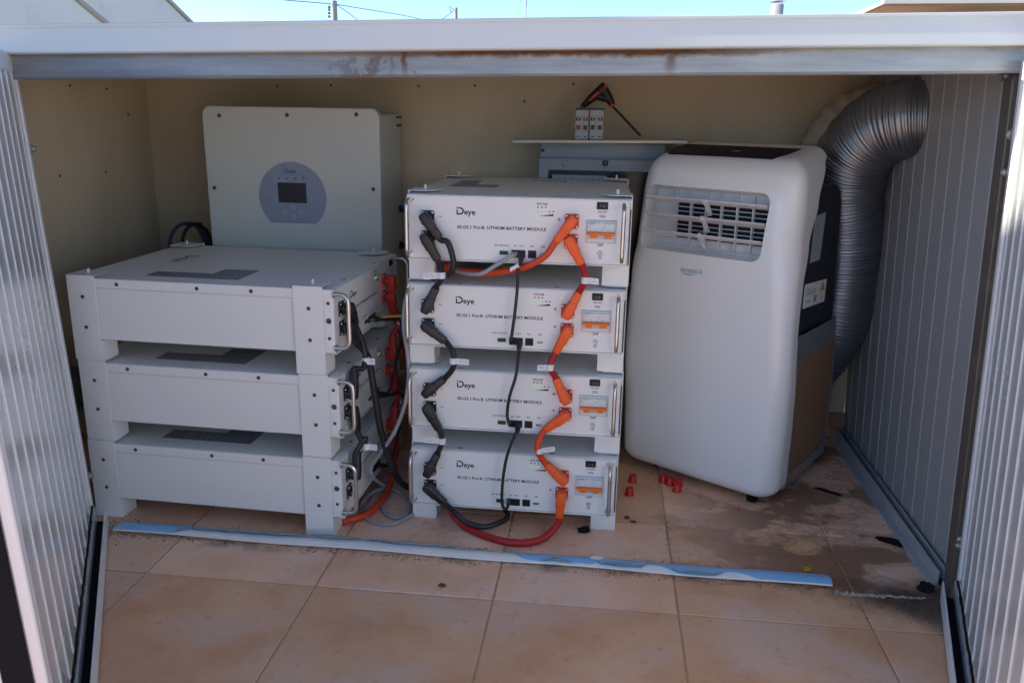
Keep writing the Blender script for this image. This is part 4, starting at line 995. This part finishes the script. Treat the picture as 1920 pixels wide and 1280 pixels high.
nm = D.meshes.new_from_object(sh_o.evaluated_get(dg)); nm.name = 'front_shell'; sh_o.modifiers.clear(); sh_o.data = nm; D.objects.remove(cto)
if not nm.materials: nm.materials.append(MATS['ac_white'])
for p_ in nm.polygons: p_.use_smooth = True
try: nm.set_sharp_from_angle(angle=math.radians(38))
except Exception: pass
# outlet: dark throat, fine grid, three louvres with paddles
gr = MB().box(GX0+.058, GX1-.012, .0605, .0640, GZ0+.022, GZ1-.036).build('outlet', 'void_dark', ac)
b = MB().box(GX0+.012, GX1-.008, .0560, .0602, GZ1-.040, GZ1-.010, .001).box(GX0+.012, GX1-.010, .0560, .0602, GZ0+.008, GZ0+.024, .001).box(GX0+.010, GX0+.060, .0560, .0602, GZ0+.0245, GZ1-.0405, .001)
b.build('outlet_frame', 'ac_louvre', gr)
xs = [GX0+.066+i*.0385 for i in range(7)]
for x in xs: MB().box(x-.0016, x+.0016, .046, .058, GZ0+.010, GZ1-.012, .0006).build('grid_bar', 'ac_louvre', gr)
for i in range(8):
    z = GZ0+.026+i*.0105; MB().box(GX0+.060, GX1-.010, .052, .0545, z-.0009, z+.0009).build('grid_bar', 'ac_louvre', gr)
for i, z in enumerate((GZ0+.112, GZ0+.073, GZ0+.034)):
    x0 = GX0+.004+(z-.65)*.05; x1 = GX1-.004+(z-.65)*.05
    b = MB(); n = 8; vs = []
    for k in range(n+1):
        t = k/n; y = .006+.040*t; zz = z+.012*(1-t)-.0035*math.sin(t*math.pi)
        vs += [(x0, y, zz), (x1, y, zz), (x1, y, zz-.0020), (x0, y, zz-.0020)]
    b.add(vs, [(q*4+w_, q*4+(w_+1) % 4, (q+1)*4+(w_+1) % 4, (q+1)*4+w_) for q in range(n) for w_ in range(4)]+[(0, 1, 2, 3), (n*4+3, n*4+2, n*4+1, n*4)], False)
    lv = b.build('louvre', 'ac_louvre', gr)
    xm_ = x0+(x1-x0)*(.50-.006*i)
    pd = MB().prism([(.004, z+.012), (.010, z+.015), (.030, z-.006), (.044, z-.022), (.036, z-.026), (.020, z-.006), (.004, z+.006)], xm_, xm_+.0075, 'x'); pd.build('paddle', 'ac_louvre', lv)
# control panel on the top
def topz(y): return ZT+.185*max(0, y-.02)
b = MB(); poly = [(.060, .058), (.318, .058), (.334, .110), (.338, .158), (.054, .158), (.044, .120), (.048, .085)]
vs = [(x, y, topz(y)+.0014) for x, y in poly]+[(x, y, topz(y)-.006) for x, y in poly]; n = len(poly)
b.add(vs, [tuple(range(n)), tuple(range(2*n-1, n-1, -1))]+[(i, (i+1) % n, n+(i+1) % n, n+i) for i in range(n)])
cp = b.build('control_panel', 'ac_top_black', ac)
MB().add([(.195, .10, topz(.10)+.0019), (.215, .10, topz(.10)+.0019), (.219, .112, topz(.112)+.0019), (.203, .112, topz(.112)+.0019)], [(0, 1, 2, 3)]).build('panel_mark', 'logo_grey', cp)
# dark rear body
def rear_body():
    side = [(.060, .036), (.345, .036), (.344, .16), (.326, .36), (.302, .55), (.288, .69), (.272, .722), (.235, .738), (.120, .738), (.075, .60), (.050, .40), (.062, .20)]
    return MB().prism(side, .014, AW-.012, 'x')
rb = rear_body().build('rear_body', 'ac_dark', ac); md = rb.modifiers.new('b', 'BEVEL'); md.width = .008; md.segments = 3; md.limit_method = 'ANGLE'; md.angle_limit = math.radians(40)
SXR = AW-.012
def side_poly(poly, t0, t1, name, m, par=None): return MB().prism(poly, SXR+t0, SXR+t1, 'x').build(name, m, par or rb)
lab1 = side_poly([(.124, .568), (.182, .569), (.187, .676), (.126, .672)], .0003, .0009, 'rating_label', 'label_blue_grey')
b = MB(); rr = random.Random(9)
for i in range(16):
    z = .664-i*.0048; b.add([(SXR+.0011, .130, z), (SXR+.0011, .130+rr.uniform(.022, .048), z), (SXR+.0011, .130+.03, z-.0022), (SXR+.0011, .130, z-.0022)], [(0, 1, 2, 3)])
for q in range(4): b.add([(SXR+.0011, .133+q*.011, .577), (SXR+.0011, .141+q*.011, .577), (SXR+.0011, .137+q*.011, .584)], [(0, 1, 2)])
b.build('label_print', 'ink_grey', lab1)
lab2 = side_poly([(.110, .465), (.242, .462), (.243, .516), (.110, .521)], .0003, .0009, 'warning_label', 'label_paper')
MB().add([(SXR+.0012, .042+.160, .492), (SXR+.0012, .042+.194, .491), (SXR+.0012, .042+.178, .514)], [(0, 1, 2)]).build('warning_triangle', 'label_yellow', lab2)
b = MB()
for i in range(4): b.add([(SXR+.0012, .042+.078, .508-i*.0045), (SXR+.0012, .042+.078+(.03 if i == 0 else .062), .508-i*.0045), (SXR+.0012, .042+.078+(.03 if i == 0 else .062), .5062-i*.0045), (SXR+.0012, .042+.078, .5062-i*.0045)], [(0, 1, 2, 3)])
b.add([(SXR+.0012, .042+.085, .480), (SXR+.0012, .042+.108, .480), (SXR+.0012, .042+.108, .4765), (SXR+.0012, .042+.085, .4765)], [(0, 1, 2, 3)])
b.add([(SXR+.0012, .042+.128, .472), (SXR+.0012, .042+.146, .472), (SXR+.0012, .042+.146, .487), (SXR+.0012, .042+.128, .487)], [(0, 1, 2, 3)]); b.add([(SXR+.0012, .042+.178, .470), (SXR+.0012, .042+.181, .470), (SXR+.0012, .042+.181, .484), (SXR+.0012, .042+.178, .484)], [(0, 1, 2, 3)])
b.build('label_print', 'ink_grey', lab2)
# cardboard patch taped over the lower side
def rough_poly(pts, amp, seed, sub=7):
    rr = random.Random(seed); out = []
    for i, (a0, b0) in enumerate(pts):
        a1, b1 = pts[(i+1) % len(pts)]
        for k in range(sub): t = k/sub; out.append((a0+(a1-a0)*t+rr.uniform(-amp, amp), b0+(b1-b0)*t+rr.uniform(-amp, amp)))
    return out
cb = side_poly(rough_poly([(.098, .040), (.342, .062), (.348, .16), (.334, .352), (.100, .345)], .0012, 4), .0012, .0062, 'cardboard_patch', 'cardboard')
def tape(poly, seed, h0=.0064, h1=.0072, amp=.002): return side_poly(rough_poly(poly, amp, seed), h0, h1, 'silver_tape', 'silver_tape', cb)
tape([(.075, .338), (.334, .352), (.322, .412), (.060, .404)], 1, .0064, .0070)
tape([(.085, .030), (.122, .034), (.112, .20), (.106, .338), (.066, .400), (.058, .33), (.078, .15)], 2, .0073, .0080, .003)
tape([(.100, .026), (.344, .050), (.348, .090), (.240, .066), (.110, .058)], 3, .0082, .0088, .003)
tape([(.340, .060), (.354, .060), (.356, .16), (.342, .35), (.330, .35), (.344, .16)], 6, .0064, .0071, .002)
# castors and logo
for x, y in ((.352, .048), (.075, .075), (.075, .26), (.345, .26)):
    b = MB(); b.lathe((x, y, .0), (0, 0, 1), [(0, .011), (.004, .0135), (.018, .0135), (.022, .017), (.036, .017)], 16); b.build('foot', 'black_rubber', ac)
lg = text('Serene', .0165, 'logo_blue', ac, .1475, -.0078, .5335, shear=.25, bold=.004, fit=.040)
lg2 = text('Life', .0150, 'logo_grey', ac, .1885, -.0076, .5335, shear=.1, bold=-.006, fit=.017)
b = MB(); vs = []
for i in range(13): t = i/12; x = .149+.038*t; z = .5305-.0022*math.sin(t*2.6); w = .0011*math.sin(math.pi*min(1, t*.9+.05)); vs += [(x, -.0079, z-w), (x, -.0079, z+w)]
b.add(vs, [(i*2, i*2+2, i*2+3, i*2+1) for i in range(12)]); b.build('logo_swoosh', 'logo_blue', ac)

# ------------------------------------------------------------------ exhaust ducts
def duct(name, label, pts, R, m, pitch=.0085, amp=.0026, end=None):
    o = empty(name, pts[0]); tag(o, label, 'duct'); p0 = Vector(pts[0])
    sp = spline([Vector(p)-p0 for p in pts], 40); L = [0]
    for a_, c in zip(sp, sp[1:]): L.append(L[-1]+(c-a_).length)
    n = int(L[-1]/pitch*4); out = []; rad = []; j = 0
    for i in range(n+1):
        s_ = L[-1]*i/n
        while j < len(L)-2 and L[j+1] < s_: j += 1
        t = (s_-L[j])/max(1e-9, L[j+1]-L[j]); out.append(sp[j].lerp(sp[j+1], t)); rad.append(R+amp*(1+.5*math.sin(i*.37)+.3*math.sin(i*.113))*math.cos(2*math.pi*i/4)+.0016*math.sin(i*.07)+.0012*math.sin(i*.023+1))
    MB().tube(out, rad, 32).build('corrugated_tube', m, o)
    return o
acM = Matrix.Translation((.068, 2.03, 0)) @ Matrix.Rotation(AYAW, 4, 'Z')
dpts = [at_y(1470, 720, 2.20), at_y(1530, 660, 2.20), at_y(1566, 590, 2.18), at_y(1582, 500, 2.165), at_y(1586, 420, 2.15), at_y(1585, 350, 2.125), at_y(1604, 286, 2.085), at_y(1650, 240, 2.03), at_y(1708, 222, 1.985), at_y(1790, 216, 1.95)]
du = duct('exhaust_duct', 'dark metallic corrugated exhaust duct bending from air conditioner into the ribbed wall', dpts, .0840, 'duct_metal')
dpts2 = [at_y(1545, 430, 2.235), at_y(1548, 345, 2.235), at_y(1564, 285, 2.235), at_y(1592, 245, 2.235), at_y(1630, 222, 2.232), at_y(1680, 210, 2.23), at_y(1760, 205, 2.22)]
d2 = duct('spare_duct', 'dull beige corrugated hose behind the metallic duct', dpts2, .0790, 'duct_beige', .028, .0065)
c0 = at_y(1712, 222, 2.075)
b = MB()
# ------------------------------------------------------------------ small things on the floor
def cap(px, py, label, tilt=0.):
    P = at_z(px, py); o = empty('red_cap', P); tag(o, label, 'cap', 'loose red plastic caps')
    b = MB(); b.lathe((0, 0, 0), (0, 0, 1), [(.0005, 0), (.0005, .0104), (.0022, .0108), (.0032, .0094), (.017, .0086), (.0186, .0080), (.0186, .0064), (.008, .006), (.008, 0)], 20); b.build('body', 'red_plastic', o)
    b = MB(); b.lathe((0, 0, 0), (0, 0, 1), [(.0006, .0108), (.0006, .0116), (.0020, .0116), (.0020, .0100)], 20); b.build('rim', 'red_plastic', o)
cap(1186, 903, 'red plastic cap standing nearest the central stack, the rear of two'); cap(1180, 927, 'red plastic cap standing nearest the central stack, the front of two')
cap(1243, 902, 'leftmost red plastic cap of the cluster under the air conditioner'); cap(1255, 908, 'middle red plastic cap of the cluster under the air conditioner'); cap(1269, 920, 'front right red plastic cap of the cluster under the air conditioner'); cap(1271, 910, 'rear right red plastic cap of the cluster under the air conditioner')
def crumple(name, label, cat, P, sx, sy, sz, m, seed, rot=0.):
    bm = bmesh.new(); bmesh.ops.create_icosphere(bm, subdivisions=3, radius=1); rr = random.Random(seed)
    from mathutils import noise
    for v in bm.verts:
        k = 1+.45*noise.noise(v.co*1.6+Vector((seed, 0, 0)))+.18*noise.noise(v.co*5+Vector((0, seed, 0))); c = v.co*k
        v.co = Vector((c.x*sx, c.y*sy, max(-.02, (c.z+.55)/1.55)*sz if c.z > -.55 else .0))
    me = D.meshes.new(name); bm.to_mesh(me); bm.free(); me.materials.append(MATS[m])
    o = obj(name, me); o.location = (P[0], P[1], P[2]+.001); o.rotation_euler = (0, 0, rot); return tag(o, label, cat)
crumple('rubber_scrap', 'crumpled black rubber scrap on tiles by the right foot of the central stack', 'scrap', at_z(1094, 997), .015, .007, .012, 'black_rubber', 3, .3)
crumple('dry_leaf', 'small dry brown leaf on the tile in front of the strip', 'leaf', at_z(829, 1099), .0065, .004, .006, 'dry_leaf', 5)
crumple('dry_leaf', 'brown crumb beside the central stack, left of a pair', 'leaf', at_z(1175, 972), .006, .004, .006, 'dry_leaf', 6)
crumple('dry_leaf', 'brown crumb beside the central stack, right of a pair', 'leaf', at_z(1187, 979), .007, .003, .004, 'dry_leaf', 8)
b = MB().prism(rough_poly([(-.032, -.004), (.030, -.006), (.034, .003), (-.02, .008)], .001, 3, 4), 0, .0022, 'z'); o = b.build('plastic_sliver', 'black_rubber'); o.location = at_z(1551, 921, .0008); o.rotation_euler = (0, .02, -.55); tag(o, 'thin black plastic sliver on the tiles behind the air conditioner foot', 'scrap')
b = MB().prism(rough_poly([(-.035, -.010), (.030, -.017), (.040, .006), (-.012, .014), (-.045, .004)], .002, 8, 4), 0, .003, 'z'); o = b.build('rubber_flap', 'black_rubber'); o.location = at_z(1682, 1018, .0008); o.rotation_euler = (0, .03, -.35); tag(o, 'flat black rubber flap against the right wall channel', 'scrap')
crumple('rubber_block', 'black rubber block in the corner by the right post', 'scrap', at_z(1735, 1106), .016, .012, .016, 'black_rubber', 11)
o = MB(); o.lathe((0, 0, .0), (0, 0, 1), [(.0005, .0035), (.0005, .0075), (.005, .0075), (.005, .0035), (.0005, .0035)], 16); o = o.build('yellow_ring', 'yellow_plastic'); o.location = at_z(1513, 1069, .0008); tag(o, 'tiny yellow plastic ring on the tiles behind the strip', 'ring')
# mortar ridge right of the strip
b = MB(); rr = random.Random(12); vs = []; n = 70
A0, A1 = at_z(1562, 1112), at_z(1735, 1122); from mathutils import noise as mnoise
for i in range(n+1):
    t = i/n; q = mnoise.noise(Vector((t*9, 0, 3))); q2 = mnoise.noise(Vector((t*31, 5, 1))); q3 = mnoise.noise(Vector((t*23, 9, 7)))
    c = A0.lerp(A1, t)+Vector((0, .006*q+.003*q2, 0)); w = max(.0012, .0085*(1-.6*t)*(.75+.9*q3)); h = max(.0010, .0075*(1-.5*t)*(.6+.9*q2))
    vs += [c+Vector((0, -w, .0006)), c+Vector((0, -w*.4, h)), c+Vector((0, w*.4, h*.8)), c+Vector((0, w, .0006))]
b.add(vs, [(i*4+k, i*4+k+1, i*4+5+k, i*4+4+k) for i in range(n) for k in range(3)]); o = b.build('mortar_ridge', 'mortar'); tag(o, 'rough pale mortar ridge on tiles between the strip and right post', 'mortar')
# litter: dust, crumbs, plant bits along the strip and grout lines
b = MB(); rr = random.Random(21)
def bit(x, y, s, z=.0006):
    a = rr.uniform(0, 6.28); l_ = s*rr.uniform(.6, 2.6); w = s*rr.uniform(.25, .6); c, s_ = math.cos(a), math.sin(a); h = s*rr.uniform(.2, .8)
    q = [(x+c*l_-s_*w*.2, y+s_*l_+c*w*.2), (x-c*l_*.3-s_*w, y-s_*l_*.3+c*w), (x-c*l_-s_*0, y-s_*l_), (x-c*l_*.2+s_*w, y-s_*l_*.2-c*w)]
    b.add([(p[0], p[1], z) for p in q]+[(x, y, z+h)], [(0, 1, 4), (1, 2, 4), (2, 3, 4), (3, 0, 4)])
for _ in range(1500):
    u = rr.random(); x = SX0-.03+(SX1-SX0+.1)*u; yf = 1.508-.014*u
    y = yf-abs(rr.gauss(0, .010))-.001 if rr.random() < .75 else yf+.040+abs(rr.gauss(0, .012))
    if .3+.7*math.sin(u*9+1)**2 < rr.random(): continue
    bit(x, y, rr.uniform(.0007, .0022))
for _ in range(260): bit(rr.uniform(-1.12, -.98), rr.gauss(1.525, .03), rr.uniform(.0008, .0026))
for _ in range(220): bit(rr.gauss(.63, .05), rr.gauss(1.455, .03), rr.uniform(.0008, .0028))
for _ in range(260): bit(rr.uniform(-.6, .65), rr.uniform(1.56, 2.1), rr.uniform(.0005, .0016))
for _ in range(90): bit(rr.uniform(-.9, .6), rr.uniform(1.0, 1.48), rr.uniform(.0004, .0010))
for i in range(-2, 3):
    for _ in range(60): bit(TX+i*TS+rr.gauss(0, .006), rr.uniform(1.53, 1.75), rr.uniform(.0006, .0018))
o = b.build('floor_litter', 'debris'); tag(o, 'dark dust crumbs and plant bits scattered along the strip', 'litter', kind='stuff')
b = MB(); rr = random.Random(33)
for _ in range(46): bit(rr.uniform(-1.0, .5), rr.choice((rr.gauss(1.495, .008), rr.gauss(1.56, .03))), rr.uniform(.0007, .0016), .001)
for _ in range(24): bit(rr.uniform(-.5, -.33), rr.uniform(1.62, 1.78), rr.uniform(.0006, .0015), .001)
o = b.build('pale_crumbs', 'label_paper'); tag(o, 'tiny pale crumbs scattered on the tiles', 'crumbs', kind='stuff')
# white tub left of the left door
tb = empty('plastic_tub', at_z(-40, 1215)); tag(tb, 'pale blue white rounded tub just visible outside the left door', 'tub')
b = MB(); b.lathe((0, 0, .004), (0, 0, 1), [(0, 0), (0, .085), (.015, .105), (.06, .122), (.14, .128), (.19, .120), (.215, .09), (.225, .06), (.225, 0)], 28); b.build('body', 'tub_white', tb)
b = MB(); b.lathe((0, 0, .004), (0, 0, 1), [(.004, .1), (.004, .106), (.010, .108), (.012, .1)], 28); b.build('base_ring', 'black_rubber', tb)

# ================================================================== BACKGROUND
# house on the left with a sloping wall top
HX = -5.5
hs = empty('plastered_house', (HX, 2, -3.3)); tag(hs, 'pale plastered house wall with sloping top rising at the upper left', 'building')
e0, e1 = at_x(310, 0, HX), at_x(357, 46, HX); slope = (e1.z-e0.z)/(e1.y-e0.y)
zt_ = lambda y: e0.z+slope*(y-e0.y)
HP = lambda b, n, m, par=None: b.xform(lambda p: p-Vector((HX, 2, -3.3))).build(n, m, par or hs)
YR = e0.y-.9/abs(slope)
prof = [(14.5, zt_(14.5)), (YR, e0.z+.9), (YR-1.6, e0.z+.3)]
HP(MB().prism([(14.5, -3.29)]+prof+[(YR-1.6, -3.29)], HX-4.0, HX, 'x'), 'wall', 'house_plaster')
b = MB(); lo_ = [(y, z+.004) for y, z in prof]; hi_ = [(y, z+.05) for y, z in prof]
for i in range(2): b.prism([lo_[i], lo_[i+1], hi_[i+1], hi_[i]], HX-4.02, HX+.03, 'x')
HP(b, 'coping', 'house_trim')
f0, f1 = at_x(140, -4, HX), at_x(206, 50, HX); dd_ = (f1-f0)
HP(MB().tube([f0-dd_*1.5, f1+dd_*2], .035, 6), 'wall_conduit', 'house_trim')
# block added left of the terrace, outside the frame, to shade the enclosure
stt = empty('shade_block', (HX, 0, -3.3)); tag(stt, 'unseen plastered block with sloping top added left of the terrace to cast shade', 'building')
tp = [(3.4, HRIDGE-.16), (HEND, HRIDGE+.07*(1.11-HEND))]
MB().prism([(3.4, .01), (3.4, tp[0][1]+3.3), (HEND, tp[1][1]+3.3), (HEND, .01)], -2.2, 0, 'x').build('wall', 'house_plaster', stt)
MB().prism([(3.45, tp[0][1]+3.304-.0035), (3.45, tp[0][1]+3.35-.0035), (HEND-.05, tp[1][1]+3.35+.0035), (HEND-.05, tp[1][1]+3.304+.0035)], -2.25, .05, 'x').build('roof', 'house_trim', stt)
# low white wall added outside the frame to bounce sun in from the right
tw = empty('bounce_wall', (2.1, -2, 0)); tag(tw, 'unseen low white wall added right of the terrace to bounce sunlight', 'wall')
MB().box(0, .2, -3.1, 3.2, -.004, BOUNCEH, .01).build('wall', 'white_render', tw); MB().box(-.02, .22, -3.12, 3.22, BOUNCEH+.0005, BOUNCEH+.04, .006).build('coping', 'white_render', tw)
# poles and wires
def pole(name, label, px, Y, ztop_px, r0, r1, cross=True):
    P = at_y(px, 44, Y); zt = at_y(px, ztop_px, Y).z; o = empty(name, (P.x, Y, -3.3)); tag(o, label, 'pole')
    MB().cyl((0, 0, 0), (0, 0, zt+3.3), r0, r1, 10).build('shaft', 'concrete', o)
    return o, P.x, zt
o, x1_, z1_ = pole('utility_pole', 'concrete utility pole with insulators on its left side', 628, 20, 2, .075, .065)
for i, py in enumerate((14, 19, 25.5, 32)):
    z = at_y(620, py, 20).z+3.3; dx = at_y(617, py, 20).x-x1_
    MB().cyl((dx, 0, z), (-.05, 0, z), .007, n=6).build('bracket_arm', 'wire_dark', o)
    b = MB(); b.lathe((dx, 0, z-.02), (0, 0, 1), [(0, 0), (0, .03), (.03, .018), (.045, .03), (.06, 0)], 10); b.build('insulator', 'insulator', o)
o, x2_, z2_ = pole('utility_pole', 'distant utility pole with a bent bracket near the middle', 855, 30, 15, .060, .055)
MB().tube([Vector((at_y(853, 20, 30).x-x2_, 0, at_y(853, 20, 30).z+3.3)), Vector((at_y(842, 12, 30).x-x2_, 0, at_y(842, 12, 30).z+3.3)), Vector((at_y(846, 24, 30).x-x2_, 0, at_y(846, 24, 30).z+3.3))], .014, 6).build('bracket', 'wire_dark', o)
P = at_y(985, 44, 14); o = empty('antenna_mast', (P.x, 14, -3.3)); tag(o, 'thin grey antenna mast rising above the roof edge', 'mast')
MB().cyl((0, 0, 0), (0, 0, 6.6), .012, n=8).build('lower_tube', 'vent_metal', o); MB().cyl((0, 0, at_y(985, 12, 14).z+3.3), (0, 0, 6.9), .017, n=8).build('sleeve', 'vent_metal', o)
def wire(pts, Ys, label):
    P = [at_y(x, y, Y) for (x, y), Y in zip(pts, Ys)]; o = MB().tube(spline([p-P[0] for p in P], 8), .009, 5).build('overhead_wire', 'wire_dark'); o.location = P[0]; tag(o, label, 'wire', 'overhead wires')
wire([(380, -18), (520, -1), (575, 4), (623, 8)], (18, 19, 19.5, 20), 'overhead wire entering from the left to the utility pole')
wire([(632, 9), (700, 20), (760, 30), (818, 40), (852, 20)], (20, 23, 26, 29, 30), 'overhead wire sagging between the two utility poles')
wire([(632, 10), (655, 26), (675, 42), (720, 80)], (20, 22, 24, 28), 'overhead wire dropping to the right of the utility pole')
# chimney flue
P = at_y(1455, 40, 8); o = empty('flue_pipe', (P.x, 8, 0)); tag(o, 'short grey flue pipe with flat cap above the roof', 'chimney')
rw_ = (at_y(1467, 20, 8).x-at_y(1443, 20, 8).x)/2; zt = at_y(1455, 9, 8).z
b = MB(); b.lathe((0, 0, 0), (0, 0, 1), [(0, rw_), (zt-.10, rw_), (zt-.10, rw_*1.03), (zt-.092, rw_*1.03), (zt-.092, rw_), (zt, rw_), (zt, rw_*.85), (zt-.02, rw_*.8)], 20); b.build('pipe', 'vent_metal', o)
zc = at_y(1455, 4, 8).z; b = MB(); b.lathe((0, 0, zc), (0, 0, 1), [(0, 0), (0, rw_*1.25), (.006, rw_*1.25), (.022, 0)], 20); b.build('rain_cap', 'vent_metal', o)
for a in range(4): MB().cyl((rw_*.9*math.cos(a*1.57+.6), rw_*.9*math.sin(a*1.57+.6), zt-.01), (rw_*1.05*math.cos(a*1.57+.6), rw_*1.05*math.sin(a*1.57+.6), zc+.001), .004, n=6).build('cap_strut', 'vent_metal', o)
# roof overhang of the next building on the right
Zs = at_y(1662, 12, 6).z; K0 = at_y(1662, 12, 6); K1 = at_z(1990, 22, Zs) if False else at_y(1990, 22, 5.75); K2 = at_y(1600, 28, 8.2)
nb = empty('neighbour_building', (K0.x+1.5, 8, -3.3)); tag(nb, 'tan roof overhang of the next building at the upper right', 'building')
NP = lambda b, n, m: b.xform(lambda p: p-Vector((K0.x+1.5, 8, -3.3))).build(n, m, nb)
K1 = Vector((K0.x+4.2, 5.72, Zs)); K2 = Vector((K0.x+.12, 9.8, Zs)); K3 = Vector((K0.x+4.2, 9.8, Zs))
b = MB(); n = 4; q = [K0, K1, K3, K2]; vs = [(p.x, p.y, Zs) for p in q]+[(p.x, p.y, Zs+.012) for p in q]
b.add(vs, [(3, 2, 1, 0), (4, 5, 6, 7)]+[(i, (i+1) % 4, 4+(i+1) % 4, 4+i) for i in range(4)]); NP(b, 'soffit', 'soffit_tan')
b = MB(); c_ = (K0+K3)/2; q2 = [c_+(p-c_)*1.012 for p in q]; vs = [(p.x, p.y, Zs+.0125) for p in q2]+[(p.x, p.y, Zs+.035) for p in q2]
b.add(vs, [(3, 2, 1, 0), (4, 5, 6, 7)]+[(i, (i+1) % 4, 4+(i+1) % 4, 4+i) for i in range(4)]); NP(b, 'roof_slab', 'house_plaster')
NP(MB().box(K0.x+.55, K0.x+4.0, 6.6, 9.7, -3.29, Zs-.002), 'wall', 'house_plaster')

for o in list(COL.objects):
    if o.name.split('.')[0] in ('label_print', 'tag_print', 'breaker_print', 'breaker_band', 'polarity_marks', 'rocker_marks', 'earth_mark'): o['kind'] = 'stuff'
